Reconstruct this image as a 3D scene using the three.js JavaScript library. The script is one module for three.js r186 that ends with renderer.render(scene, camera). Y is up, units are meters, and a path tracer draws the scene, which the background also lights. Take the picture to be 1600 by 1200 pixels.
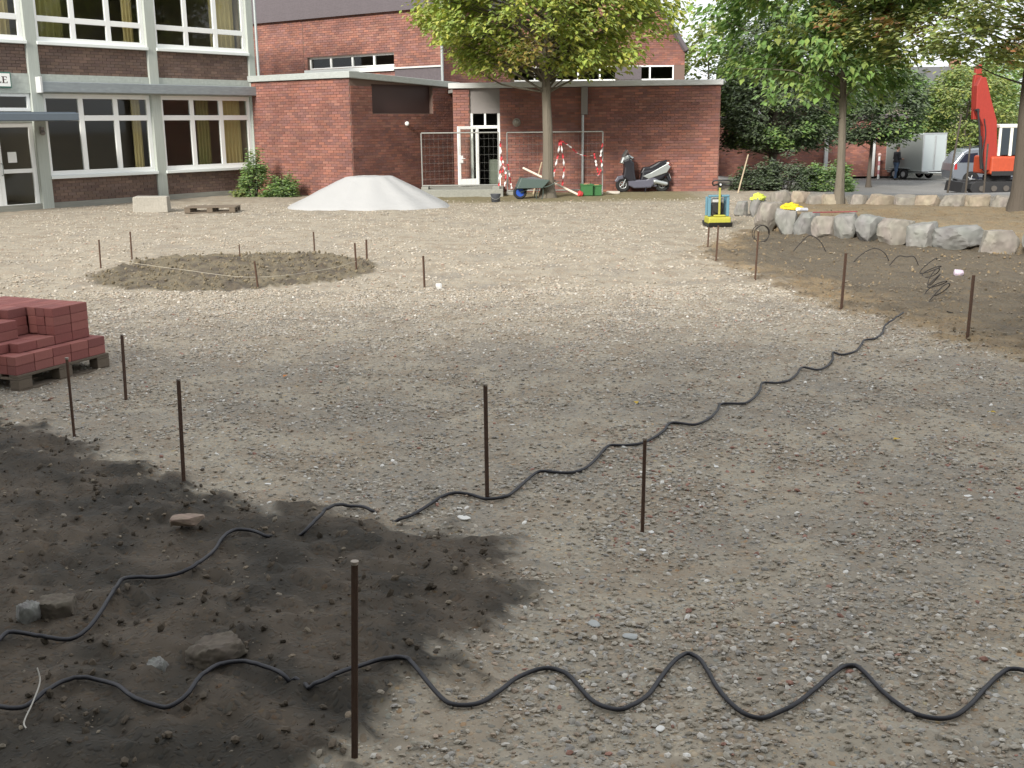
import * as THREE from 'three';
import { mergeGeometries, mergeVertices, toCreasedNormals } from 'three/addons/utils/BufferGeometryUtils.js';
import { RoundedBoxGeometry } from 'three/addons/geometries/RoundedBoxGeometry.js';
import { MarchingCubes } from 'three/addons/objects/MarchingCubes.js';
import { createNoise2D, createNoise3D, createNoise4D } from 'simplex-noise';

// ---------------------------------------------------------------- camera, sky, sun, exposure
const scene = new THREE.Scene();
const camera = new THREE.PerspectiveCamera(38.88, 4 / 3, 0.05, 900);
camera.position.set(0, 2.1, 0);
camera.rotation.order = 'YXZ';
camera.rotation.set(-0.23444, 0, -0.0113);
scene.add(camera);

const renderer = new THREE.WebGLRenderer({ antialias: true });
renderer.toneMapping = THREE.LinearToneMapping;
renderer.toneMappingExposure = 1.7;
renderer.shadowMap.enabled = true;

function mulberry(a) { return () => { a |= 0; a = a + 0x6D2B79F5 | 0; let t = Math.imul(a ^ a >>> 15, 1 | a); t = t + Math.imul(t ^ t >>> 7, 61 | t) ^ t; return ((t ^ t >>> 14) >>> 0) / 4294967296; }; }
const noise2 = createNoise2D(mulberry(11)), noise3 = createNoise3D(mulberry(12)), noise4 = createNoise4D(mulberry(13));

// thin bright high cloud all over the sky
{
  const W = 256, Hh = 128, d = new Float32Array(W * Hh * 4);
  for (let j = 0; j < Hh; j++) for (let i = 0; i < W; i++) {
    const el = (j + 0.5) / Hh * Math.PI - Math.PI / 2, az = i / W * Math.PI * 2, k = (j * W + i) * 4;
    const c = Math.cos(el), x = c * Math.cos(az), y = Math.sin(el), z = c * Math.sin(az);
    const n = 0.5 + 0.5 * (0.6 * noise3(x * 2.2, y * 4, z * 2.2) + 0.4 * noise3(x * 5, y * 9, z * 5));
    const L = y < 0 ? 0.3 : (0.66 + 0.16 * n) * (1 + 0.12 * Math.pow(1 - y, 3));
    const b = y < 0 ? 0 : (1 - n) * 0.06;
    d[k] = L * (0.985 - b); d[k + 1] = L * (1 - b * 0.4); d[k + 2] = L * (1.02 + b * 0.3); d[k + 3] = 1;
  }
  const t = new THREE.DataTexture(d, W, Hh, THREE.RGBAFormat, THREE.FloatType);
  t.mapping = THREE.EquirectangularReflectionMapping; t.magFilter = THREE.LinearFilter; t.minFilter = THREE.LinearFilter; t.wrapS = THREE.RepeatWrapping; t.needsUpdate = true;
  scene.background = t; scene.environment = t;
}
const sun = new THREE.DirectionalLight(new THREE.Color(1, 0.95, 0.87), 3.4);
sun.position.set(-41, 50, 58); sun.target.position.set(0, 0, -20);
sun.castShadow = true; sun.shadow.radius = 24; sun.shadow.mapSize.set(4096, 4096);
Object.assign(sun.shadow.camera, { left: -60, right: 60, top: 60, bottom: -60, near: 1, far: 260 });
scene.add(sun, sun.target);

// ---------------------------------------------------------------- helpers
const lin = (r, g, b) => new THREE.Color().setRGB(r, g, b);
function std(r, g, b, rough = 0.8, extra = {}) { return new THREE.MeshStandardMaterial({ color: lin(r, g, b), roughness: rough, ...extra }); }
const used = new Map();
function numbered(n) { const k = used.get(n) || 0; used.set(n, k + 1); return k ? n + '_' + String(k).padStart(3, '0') : n; }
function shade(o) { o.castShadow = true; o.receiveShadow = true; return o; }
function tag(o, label, category, group) { o.userData.label = label; o.userData.category = category; if (group) o.userData.group = group; return o; }
function thing(name, label, category, [x, y, z] = [0, 0, 0], turn = 0, group) {
  const o = new THREE.Group(); o.name = numbered(name); o.position.set(x, y, z); o.rotation.y = turn; scene.add(o); return tag(o, label, category, group);
}
function part(name, geo, mat, parent, pos, turn) {
  const m = shade(new THREE.Mesh(geo, mat)); m.name = name; if (pos) m.position.set(...pos); if (turn) m.rotation.y = turn; parent.add(m); return m;
}
function solo(name, geo, mat, label, category, group) { const m = shade(new THREE.Mesh(geo, mat)); m.name = numbered(name); scene.add(m); return tag(m, label, category, group); }
function struct(name, geo, mat) { const m = shade(new THREE.Mesh(geo, mat)); m.name = name; m.userData.kind = 'structure'; scene.add(m); return m; }
function plain(g) { const o = g.index ? g.toNonIndexed() : g; for (const k of Object.keys(o.attributes)) if (!['position', 'normal', 'uv'].includes(k)) o.deleteAttribute(k); return o; }
const merge = (a) => mergeGeometries(a.map(plain));
// box given by its limits
function bx(x0, x1, y0, y1, z0, z1) { const g = new THREE.BoxGeometry(x1 - x0, y1 - y0, z1 - z0); g.translate((x0 + x1) / 2, (y0 + y1) / 2, (z0 + z1) / 2); return g; }
function rb(x0, x1, y0, y1, z0, z1, r = 0.02, s = 2) { const g = new RoundedBoxGeometry(x1 - x0, y1 - y0, z1 - z0, s, r); g.translate((x0 + x1) / 2, (y0 + y1) / 2, (z0 + z1) / 2); return g; }
const V = (x, y, z) => new THREE.Vector3(x, y, z);
function bar(a, b, r0, r1 = r0, seg = 8) {
  const A = V(...a), B = V(...b), d = B.clone().sub(A), L = d.length(), g = new THREE.CylinderGeometry(r1, r0, L, seg);
  g.applyQuaternion(new THREE.Quaternion().setFromUnitVectors(V(0, 1, 0), d.normalize())); g.translate((A.x + B.x) / 2, (A.y + B.y) / 2, (A.z + B.z) / 2); return g;
}
function tube(pts, r, seg = 40, rad = 7, closed = false) { return new THREE.TubeGeometry(new THREE.CatmullRomCurve3(pts.map(p => V(...p)), closed), seg, r, rad, closed); }
// a side profile [x,y]... pulled to width w along z, centred
function prof(pts, w, bev = 0.02, smooth = false) {
  const s = new THREE.Shape(); if (smooth) { s.moveTo(...pts[0]); s.splineThru(pts.slice(1).concat([pts[0]]).map(p => new THREE.Vector2(...p))); } else { pts.forEach((p, i) => i ? s.lineTo(...p) : s.moveTo(...p)); s.closePath(); }
  const g = new THREE.ExtrudeGeometry(s, { depth: w - 2 * bev, bevelEnabled: bev > 0, bevelSize: bev, bevelThickness: bev, bevelSegments: 2, curveSegments: 10 }); g.translate(0, 0, -(w - 2 * bev) / 2); return g;
}
const moved = (g, x, y, z, ry = 0) => { if (ry) g.rotateY(ry); g.translate(x, y, z); return g; };
function sdPoly(P, x, z) {      // signed distance to a closed outline, negative inside
  let d = 1e9, s = 1;
  for (let i = 0, j = P.length - 1; i < P.length; j = i++) {
    const ex = P[j][0] - P[i][0], ez = P[j][1] - P[i][1], wx = x - P[i][0], wz = z - P[i][1];
    const t = Math.min(1, Math.max(0, (wx * ex + wz * ez) / (ex * ex + ez * ez))), bx_ = wx - ex * t, bz = wz - ez * t;
    d = Math.min(d, bx_ * bx_ + bz * bz);
    const c1 = z >= P[i][1], c2 = z < P[j][1], c3 = ex * wz > ez * wx;
    if ((c1 && c2 && c3) || (!c1 && !c2 && !c3)) s = -s;
  }
  return s * Math.sqrt(d);
}
const sm = (a, b, x) => { const t = Math.min(1, Math.max(0, (x - a) / (b - a))); return t * t * (3 - 2 * t); };
const fbm = (x, z, o = 4) => { let v = 0, a = 0.5, f = 1; for (let i = 0; i < o; i++) { v += a * noise2(x * f + i * 17, z * f - i * 9); a *= 0.5; f *= 2.1; } return v; };
const mix = (a, b, t) => [a[0] + (b[0] - a[0]) * t, a[1] + (b[1] - a[1]) * t, a[2] + (b[2] - a[2]) * t];

// ---------------------------------------------------------------- ground
const SOIL_NEAR = [[-9, -9.6], [-5.2, -8.5], [-3.87, -7.94], [-2.97, -7.22], [-1.95, -6.29], [-1.35, -5.86], [-0.64, -5.62], [-0.25, -5.44], [0.04, -5.08], [0.02, -4.43], [-0.27, -3.91], [-0.43, -3.54], [-0.5, -3.2], [-0.6, -1], [-9, -1]];
const SOIL_RIGHT = [[3.04, -17.98], [3.25, -15.22], [3.53, -13.17], [3.8, -11.79], [4.15, -11.18], [4.21, -10.01], [4.55, -9.43], [6, -8.5], [12, -6.5], [20, -6], [20, -20], [6.5, -22], [4.6, -21.6], [3.9, -20]];
const BED = [[5.6, -24.7], [5.3, -22.4], [5.25, -21.4], [5.55, -20.9], [5.95, -20.35], [6.35, -19.75], [6.75, -18.85], [7.5, -18.5], [7.95, -17.7], [8.2, -17], [9.4, -15.4], [12, -13], [17, -11], [17, -18.5], [13, -20.4], [10.3, -21.9], [8.6, -22.85], [7.3, -23.35]];
const disc = (x, z) => Math.hypot((x + 4.12) / 2.12, (z + 16.3) / 2.05);
function zones(x, z) {
  const w = 0.22 * fbm(x * 1.7, z * 1.7, 4) + 0.07 * noise2(x * 9, z * 9);
  const near = z > -11 && x < 2 ? 1 - sm(-0.15, 0.12, sdPoly(SOIL_NEAR, x, z) + w * 1.3) : 0;
  const right = x > 2 && z > -23 ? 1 - sm(-0.35, 0.3, sdPoly(SOIL_RIGHT, x, z) + w * 2) : 0;
  const bed = x > 4 && z > -26 && z < -9 ? 1 - sm(-0.12, 0.12, sdPoly(BED, x, z)) : 0;
  const d = disc(x, z), circ = d < 1.3 ? 1 - sm(0.96, 1.03, d + w * 0.16) : 0;
  return { near, right, bed, circ };
}
function hgt(x, z, Z = zones(x, z)) {
  let y = 0.035 * fbm(x * 0.35, z * 0.35, 2) + 0.012 * noise2(x * 2.3, z * 2.3) + (Math.hypot(x, z) < 22 ? 0.006 * noise2(x * 7, z * 7) + 0.004 * noise2(x * 17, z * 17) : 0);
  const lump = Math.abs(noise2(x * 1.3 + 40, z * 2.2)) * 0.32 + Math.abs(noise2(x * 5.5, z * 5.5 + 9)) * 0.36 + Math.abs(noise2(x * 8.6, z * 8.6)) * 0.32;
  if (Z.near) y += Z.near * (0.1 * lump - 0.015);
  if (Z.circ) y += Z.circ * (-0.06 + 0.16 * lump + 0.04 * sm(-15.6, -17.6, z));
  if (Z.right) y += Z.right * (-0.03 + 0.14 * lump);
  if (Z.bed) y += Z.bed * (0.37 - Z.right * 0.08);
  if (x > 2 && z < -26) y -= 1.0 * sm(-29, -50, z) * sm(6, 14, x);
  if (z < -27.5) y -= 0.03 * sm(-27.5, -30, z) * (1 - sm(4, 8, x));
  return y;
}
function axis(stops) { const a = []; for (const [from, to, step] of stops) { const n = Math.max(1, Math.round(Math.abs(to - from) / step)); for (let i = 0; i < n; i++) a.push(from + (to - from) * i / n); } a.push(stops[stops.length - 1][1]); return a; }
const GX = axis([[-600, -120, 80], [-120, -30, 15], [-30, -14, 1], [-14, -4.5, 0.13], [-4.5, 4.5, 0.055], [4.5, 12, 0.12], [12, 32, 0.8], [32, 120, 12], [120, 600, 80]]);
const GZ = axis([[300, 20, 40], [20, -1.5, 1], [-1.5, -2.8, 0.2], [-2.8, -9, 0.055], [-9, -14, 0.08], [-14, -26, 0.13], [-26, -40, 0.3], [-40, -80, 2], [-80, -700, 60]]);
const DUST = [0.375, 0.325, 0.25], SHADED_GRIT = [0.288, 0.252, 0.202], EARTHY = [0.295, 0.24, 0.176], DARK = [0.034, 0.028, 0.02], DARK2 = [0.084, 0.065, 0.046], TAN = [0.245, 0.178, 0.1], BROWN = [0.128, 0.102, 0.068], DISC = [0.175, 0.143, 0.09], BEDC = [0.25, 0.195, 0.12], TAR = [0.24, 0.235, 0.225], STRAW = [0.2, 0.165, 0.07];
function groundColour(x, z, Z) {
  const n = fbm(x * 0.55 + 3, z * 0.55, 4), m = fbm(x * 1.6 - 8, z * 1.6 + 5, 3);
  const nearShade = sm(-15.5, -9.5, z + 5 * n + 0.25 * x);  // near ground pulled darker: greyer gravel, plus shade put into the colour
  let c = mix(DUST, SHADED_GRIT, sm(-0.15, 0.4, n + 0.25 * m + 0.42 * nearShade - 0.3));
  c = mix(c, EARTHY, 0.8 * sm(0.0, 0.4, m - 0.3 * n));
  if (Z.circ) c = mix(c, mix(DISC, DARK2, sm(-0.2, 0.5, m)), Z.circ);
  if (Z.right) c = mix(c, mix(mix(TAN, BROWN, sm(0.15, 0.9, -sdPoly(SOIL_RIGHT, x, z) + 0.8 * n)), DARK2, 0.5 * sm(0, 0.5, m)), Z.right);
  if (Z.bed) c = mix(c, mix(BEDC, TAN, sm(-0.3, 0.4, m)), Z.bed);
  if (Z.near) c = mix(c, mix(DARK, DARK2, sm(-0.3, 0.35, 0.5 * n + 0.7 * m + 0.12 * noise2(x * 7, z * 7))), Z.near);  // dark soil, its base tone deepened further to hold the shade there
  const strip = sm(-30.3, -31.2, z + 0.3 * m) * sm(6.2, 5, x) * sm(-2.9, -2.1, x);
  if (strip) c = mix(c, STRAW, strip * 0.8);
  const tar = sm(-30, -33, z + m) * sm(8.5, 10, x + m);
  if (tar) c = mix(c, TAR, tar);
  const g = 1 + 0.16 * noise2(x * 5.2, z * 5.2) * 0.6 + 0.1 * noise2(x * 13, z * 13);
  return [c[0] * g, c[1] * g, c[2] * g];
}
// crushed-stone grain: thousands of little chips, tone and relief
function grainTextures() {
  const N = 2048, col = new Float32Array(N * N).fill(0.97), hue = new Float32Array(N * N), hei = new Float32Array(N * N), r = mulberry(5);
  for (let k = 0; k < 90000; k++) {
    const cx = r() * N, cy = r() * N, R = 1.4 + 5.5 * Math.pow(r(), 3), q = 0.55 + 0.45 * r(), a = r() * 3.14, ca = Math.cos(a), sa = Math.sin(a), tone = 0.84 + 0.22 * r() + (r() < 0.05 ? 0.14 : 0), hu = (r() - 0.5) * 0.1 + (r() < 0.05 ? 0.1 : 0), top = 0.3 + 0.7 * r();
    const e = Math.ceil(R);
    for (let j = -e; j <= e; j++) for (let i = -e; i <= e; i++) {
      const u = (i * ca + j * sa) / R, v = (-i * sa + j * ca) / (R * q), t = u * u + v * v; if (t > 1) continue;
      const p = (((cy | 0) + j + N) % N) * N + (((cx | 0) + i + N) % N), hh = top * Math.sqrt(1 - t) * R / 7;
      if (hh >= hei[p] * 0.8) { hei[p] = hh; col[p] = tone; hue[p] = hu; }
    }
  }
  const A = new Uint8Array(N * N * 4), B = new Uint8Array(N * N * 4);
  for (let p = 0; p < N * N; p++) {
    const g = (r() - 0.5) * 0.08, c = col[p] + g, h = hue[p];
    A[p * 4] = Math.min(255, 238 * c * (1 + h)); A[p * 4 + 1] = Math.min(255, 238 * c); A[p * 4 + 2] = Math.min(255, 238 * c * (1 - h)); A[p * 4 + 3] = 255;
    const b = Math.min(255, 40 + 215 * hei[p]); B[p * 4] = B[p * 4 + 1] = B[p * 4 + 2] = b; B[p * 4 + 3] = 255;
  }
  const mk = (d, s) => { const t = new THREE.DataTexture(d, N, N); t.wrapS = t.wrapT = THREE.RepeatWrapping; t.magFilter = THREE.LinearFilter; t.minFilter = THREE.LinearMipmapLinearFilter; t.generateMipmaps = true; if (s) t.colorSpace = THREE.SRGBColorSpace; t.needsUpdate = true; return t; };
  return [mk(A, true), mk(B, false)];
}
const [grainMap, grainBump] = grainTextures();
const groundMat = new THREE.MeshStandardMaterial({ vertexColors: true, map: grainMap, bumpMap: grainBump, bumpScale: 0.008, roughness: 0.97 });
{
  const nx = GX.length, nz = GZ.length, pos = new Float32Array(nx * nz * 3), colr = new Float32Array(nx * nz * 3), uv = new Float32Array(nx * nz * 2), idx = new Uint32Array((nx - 1) * (nz - 1) * 6);
  let k = 0;
  for (let j = 0; j < nz; j++) for (let i = 0; i < nx; i++) {
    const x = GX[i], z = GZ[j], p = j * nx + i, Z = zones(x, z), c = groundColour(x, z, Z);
    pos.set([x, hgt(x, z, Z), z], p * 3); colr.set(c, p * 3); uv.set([(x * 0.98 + z * 0.2) / 4.7, (z * 0.98 - x * 0.2) / 4.7], p * 2);
    if (i < nx - 1 && j < nz - 1) { idx.set([p, p + 1, p + nx, p + 1, p + nx + 1, p + nx], k); k += 6; }
  }
  const g = new THREE.BufferGeometry();
  g.setAttribute('position', new THREE.BufferAttribute(pos, 3)); g.setAttribute('color', new THREE.BufferAttribute(colr, 3)); g.setAttribute('uv', new THREE.BufferAttribute(uv, 2)); g.setIndex(new THREE.BufferAttribute(idx, 1));
  g.computeVertexNormals();
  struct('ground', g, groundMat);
}
// loose stones
{
  const r = mulberry(21), geos = [];
  for (let v = 0; v < 4; v++) {
    const g = mergeVertices((() => { const q = new THREE.IcosahedronGeometry(1, 0); q.deleteAttribute('normal'); q.deleteAttribute('uv'); return q; })()), p = g.attributes.position;
    for (let i = 0; i < p.count; i++) { const s = 0.72 + 0.5 * r(); p.setXYZ(i, p.getX(i) * s * 1.15, p.getY(i) * s * 0.6, p.getZ(i) * s * 0.85); }
    const f = g.toNonIndexed(); f.computeVertexNormals(); geos.push(f);
  }
  const PAL = [[0.338, 0.294, 0.234], [0.305, 0.283, 0.245], [0.273, 0.240, 0.191], [0.382, 0.343, 0.283], [0.327, 0.256, 0.196], [0.273, 0.256, 0.234], [0.338, 0.305, 0.251], [0.436, 0.409, 0.365]];
  const list = [[], [], [], []], M = new THREE.Matrix4(), Q = new THREE.Quaternion(), E = new THREE.Euler();
  const put = (x, z, s, dark, red) => {
    const Z = zones(x, z), out = Math.max(Z.near, Z.right * 0.93, Z.circ * 0.9, Z.bed * 0.97);
    if (r() < out * 0.97) return;
    let c = PAL[r() * PAL.length | 0]; const t = r(), k = 0.8 + 0.4 * r();
    if (t < 0.014) c = [0.62, 0.6, 0.56]; else if (t < 0.018 + red) c = [0.27, 0.145, 0.11];
    c = mix(c, DUST, 0.4 * sm(-9, -16, z));  // stones pale over the same near-to-far step as the ground colour
    if (out > 0.5) c = mix(c, BROWN, 0.75);
    E.set(r() * 0.9 - 0.45, r() * 6.3, r() * 0.9 - 0.45); Q.setFromEuler(E);
    const g = list[r() * 4 | 0]; M.compose(V(x, hgt(x, z, Z) + s * 0.16, z), Q, V(s, s * (0.75 + 0.4 * r()), s)); g.push([M.clone(), [c[0] * k, c[1] * k, c[2] * k]]);
  };
  for (let i = 0; i < 430000; i++) {
    const z = -2.7 - 11.5 * Math.pow(r(), 0.8), x = (r() * 2 - 1) * (-z * 0.56 + 0.4), dens = 0.3 + 0.6 * sm(-0.05, 0.35, fbm(x * 0.8 + 7, z * 0.8, 3) + 0.3 * sm(-8, -4.5, z) * sm(-0.2, 0.5, x) * sm(3.5, 1.5, x));
    if (r() > dens) continue;
    const s = 0.0032 + 0.0145 * Math.pow(r(), 4.8) + 0.004 * sm(-8, -13, z);
    put(x, z, s, 0, x > 0.5 && z < -5.2 && z > -7.5 ? 0.05 : 0.006);
  }
  for (let i = 0; i < 70000; i++) { const z = -13.5 - 18 * r(), x = (r() * 2 - 1) * (-z * 0.55); if (x < -12.5 || r() > 0.3 + sm(-0.1, 0.3, fbm(x * 0.5, z * 0.5, 3))) continue; put(x, z, 0.008 + 0.02 * Math.pow(r(), 3), 0, 0.01); }
  // clods of earth on the dug-over patches
  const clod = (x, z, s) => { const Z = zones(x, z), e = Math.max(Z.near, Z.circ, Z.right * (1 - Z.bed * 0.7)); if (e < 0.35) return; const b = Z.near > 0.3 ? mix(DARK, DARK2, 0.3 + 0.9 * r()) : Z.circ > 0.3 ? mix(DISC, DARK2, r() * 0.5) : mix(BROWN, TAN, r() * 0.7), k = 0.8 + 0.45 * r(); E.set(r() * 6, r() * 6, r() * 6); Q.setFromEuler(E); M.compose(V(x, hgt(x, z, Z) + s * 0.15, z), Q, V(s, s * 1.1, s)); list[r() * 4 | 0].push([M.clone(), [b[0] * k, b[1] * k, b[2] * k]]); };
  for (let i = 0; i < 6000; i++) { const z = -2.7 - 5.6 * Math.pow(r(), 0.8); clod(-0.1 - r() * (-z * 0.56 + 0.4), z, 0.003 + 0.02 * Math.pow(r(), 5)); }
  for (let i = 0; i < 3500; i++) clod(-6.4 + 4.6 * r(), -18.5 + 4.4 * r(), 0.006 + 0.03 * Math.pow(r(), 4));
  for (let i = 0; i < 4000; i++) clod(3 + 7 * r(), -21.5 + 12.5 * r(), 0.006 + 0.026 * Math.pow(r(), 4));
  const mat = std(1, 1, 1, 0.95);
  list.forEach((L, v) => {
    const m = shade(new THREE.InstancedMesh(geos[v], mat, L.length)); m.name = numbered('loose_gravel'); m.userData.kind = 'stuff';
    tag(m, 'loose crushed stone scattered over the levelled yard', 'gravel', 'loose gravel on the yard'); const c = new THREE.Color();
    L.forEach(([mm, cc], i) => { m.setMatrixAt(i, mm); m.setColorAt(i, c.setRGB(...cc)); }); scene.add(m);
  });
}

// ---------------------------------------------------------------- materials of the buildings
function noiseTex(N, fn, srgb = true) {
  const d = new Uint8Array(N * N * 4);
  for (let j = 0; j < N; j++) for (let i = 0; i < N; i++) { const v = fn(i / N, j / N), k = (j * N + i) * 4; const a = Array.isArray(v) ? v : [v, v, v]; for (let c = 0; c < 3; c++) d[k + c] = Math.max(0, Math.min(255, a[c] * 255)); d[k + 3] = 255; }
  const t = new THREE.DataTexture(d, N, N); t.wrapS = t.wrapT = THREE.RepeatWrapping; t.magFilter = THREE.LinearFilter; t.minFilter = THREE.LinearMipmapLinearFilter; t.generateMipmaps = true; if (srgb) t.colorSpace = THREE.SRGBColorSpace; t.needsUpdate = true; return t;
}
const ring = (u, v, f, s) => { const q = f * 0.55; return noise4(Math.cos(u * 6.2832) * q + s, Math.sin(u * 6.2832) * q, Math.cos(v * 6.2832) * q, Math.sin(v * 6.2832) * q - s); };
const streakMap = noiseTex(256, (u, v) => { const n = 0.5 * ring(u, v * 0.1, 9, 0) + 0.3 * ring(u, v, 3, 7) + 0.2 * ring(u, v, 14, 3); return 0.9 + 0.1 * n; });
const roughBump = noiseTex(256, (u, v) => 0.5 + 0.3 * ring(u, v, 6, 1) + 0.2 * ring(u, v, 20, 5), false);
const M = {
  concrete: std(0.52, 0.56, 0.51, 0.9, { map: streakMap, bumpMap: roughBump, bumpScale: 0.003 }),
  plinth: std(0.33, 0.33, 0.29, 0.95, { map: streakMap, bumpMap: roughBump, bumpScale: 0.006 }),
  bandMetal: std(0.34, 0.38, 0.4, 0.5, { metalness: 0.2, map: streakMap }),
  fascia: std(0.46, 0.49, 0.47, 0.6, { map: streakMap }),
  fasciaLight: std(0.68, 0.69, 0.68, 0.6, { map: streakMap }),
  white: std(0.84, 0.85, 0.83, 0.4),
  sill: std(0.74, 0.78, 0.76, 0.45),
  mortar: std(0.165, 0.11, 0.09, 0.95), mortarDark: std(0.14, 0.11, 0.09, 0.95),
  slate: std(0.13, 0.11, 0.12, 0.7, { map: streakMap, bumpMap: roughBump, bumpScale: 0.01 }),
  inside: std(0.38, 0.31, 0.23, 0.9), insideFloor: std(0.12, 0.1, 0.08, 0.7),
  curtain: std(0.6, 0.47, 0.22, 0.9, { side: THREE.DoubleSide }), curtainDark: std(0.3, 0.26, 0.1, 0.9, { side: THREE.DoubleSide }),
  darkPanel: std(0.075, 0.042, 0.038, 0.6), greyPanel: std(0.22, 0.2, 0.19, 0.7),
  zinc: std(0.42, 0.45, 0.45, 0.45, { metalness: 0.5 }), roofGravel: std(0.25, 0.24, 0.22, 0.95),
  glass: new THREE.MeshPhysicalMaterial({ color: lin(0.9, 0.92, 0.9), roughness: 0.03, transmission: 1, thickness: 0, ior: 1.42, specularIntensity: 0.6 }),
  brick: std(1, 1, 1, 0.88, { bumpMap: roughBump, bumpScale: 0.003 }),
};
const RED = [[0.224, 0.095, 0.073], [0.242, 0.107, 0.081], [0.205, 0.088, 0.071], [0.254, 0.119, 0.090], [0.212, 0.100, 0.086], [0.194, 0.092, 0.079], [0.266, 0.111, 0.079]];
const UMBER = [[0.15, 0.1, 0.078], [0.14, 0.094, 0.076], [0.165, 0.108, 0.084], [0.13, 0.086, 0.072], [0.15, 0.104, 0.086], [0.17, 0.115, 0.088]];
const brickGeo = (() => { const g = new THREE.BoxGeometry(1, 1, 1); return g; })();
// running bond of single bricks, proud of their mortar, on a wall part (own axes: x along, y up, z out)
function bricks(wall, x0, x1, y0, y1, zf, pal, holes = [], seed = 1) {
  const r = mulberry(seed * 7919), rows = [], L = 0.25, Hc = 0.083;
  for (let j = 0; y0 + j * Hc < y1 - 0.02; j++) {
    const a = y0 + j * Hc, b = Math.min(y1, a + Hc - 0.012), off = (j % 2) * 0.125 + (j % 5) * 0.002;
    for (let x = x0 - off; x < x1; x += L) {
      let segs = [[Math.max(x, x0), Math.min(x + L - 0.011, x1)]];
      for (const [hx0, hx1, hy0, hy1] of holes) if (b > hy0 + 0.01 && a < hy1 - 0.01) segs = segs.flatMap(([p, q]) => q <= hx0 || p >= hx1 ? [[p, q]] : [[p, Math.min(q, hx0)], [Math.max(p, hx1), q]]);
      for (const [p, q] of segs) if (q - p > 0.03) rows.push([p, q, a, b]);
    }
  }
  const m = shade(new THREE.InstancedMesh(brickGeo, M.brick, rows.length)); m.name = 'bricks'; m.userData.kind = 'stuff';
  const X = new THREE.Matrix4(), q = new THREE.Quaternion(), c = new THREE.Color();
  rows.forEach(([p, e, a, b], i) => {
    const z = 0.005 * (r() - 0.5); X.compose(V((p + e) / 2, (a + b) / 2, zf + 0.004 + z), q, V(e - p, b - a, 0.024)); m.setMatrixAt(i, X);
    const drift = 1 + 0.2 * noise2((p + e) * 0.4 + seed * 9, a * 0.9), k = pal[Math.min(pal.length - 1, Math.max(0, Math.floor(r() * pal.length)))], s = (0.86 + 0.28 * r()) * drift; m.setColorAt(i, c.setRGB(k[0] * s, k[1] * s, k[2] * s));
  });
  wall.add(m); return m;
}
// wall as slabs round its openings
function wallGeo(x0, x1, y0, y1, z0, z1, holes = []) {
  const xs = [...new Set([x0, x1, ...holes.flatMap(h => [h[0], h[1]])])].filter(v => v >= x0 && v <= x1).sort((a, b) => a - b), out = [];
  for (let i = 0; i < xs.length - 1; i++) {
    const mid = (xs[i] + xs[i + 1]) / 2; let ys = [[y0, y1]];
    for (const h of holes) if (mid > h[0] && mid < h[1]) ys = ys.flatMap(([a, b]) => h[3] <= a || h[2] >= b ? [[a, b]] : [[a, h[2]], [h[3], b]].filter(s => s[1] - s[0] > 0.001));
    for (const [a, b] of ys) out.push(bx(xs[i], xs[i + 1], a, b, z0, z1));
  }
  return merge(out);
}
const frameBar = (x0, x1, y0, y1, z, d = 0.07) => rb(x0, x1, y0, y1, z - d, z, 0.008, 1);
// window of a facade: frame part with one pane child per light; cols are the mullion centres
function window_(parent, x0, x1, y0, y1, z, cols, transom, w = 0.125) {
  const g = [frameBar(x0, x1, y0, y0 + w, z), frameBar(x0, x1, y1 - w, y1, z), frameBar(x0, x0 + w, y0 + w, y1 - w, z - 0.002), frameBar(x1 - w, x1, y0 + w, y1 - w, z - 0.002)];
  for (const c of cols) g.push(frameBar(c - w * 0.62, c + w * 0.62, y0 + w, y1 - w, z - 0.002));
  const xs = [x0 + w, ...cols.flatMap(c => [c - w * 0.62, c + w * 0.62]), x1 - w], ys = transom ? [[y0 + w, transom - w * 0.6], [transom + w * 0.6, y1 - w]] : [[y0 + w, y1 - w]];
  if (transom) for (let i = 0; i < xs.length; i += 2) g.push(frameBar(xs[i], xs[i + 1], transom - w * 0.6, transom + w * 0.6, z - 0.003));
  const f = part('window', merge(g), M.white, parent);
  for (let i = 0; i < xs.length; i += 2) for (const [a, b] of ys) part('pane', bx(xs[i] - 0.005, xs[i + 1] + 0.005, a - 0.005, b + 0.005, z - 0.046, z - 0.04), M.glass, f);
  return f;
}
function curtainGeo(x0, x1, y0, y1, z, folds = 6) {
  const g = new THREE.PlaneGeometry(x1 - x0, y1 - y0, folds * 6, 1), p = g.attributes.position;
  for (let i = 0; i < p.count; i++) p.setZ(i, 0.045 * Math.sin((p.getX(i) / (x1 - x0) + 0.5) * folds * 6.283));
  g.computeVertexNormals(); g.translate((x0 + x1) / 2, (y0 + y1) / 2, z); return g;
}

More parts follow.
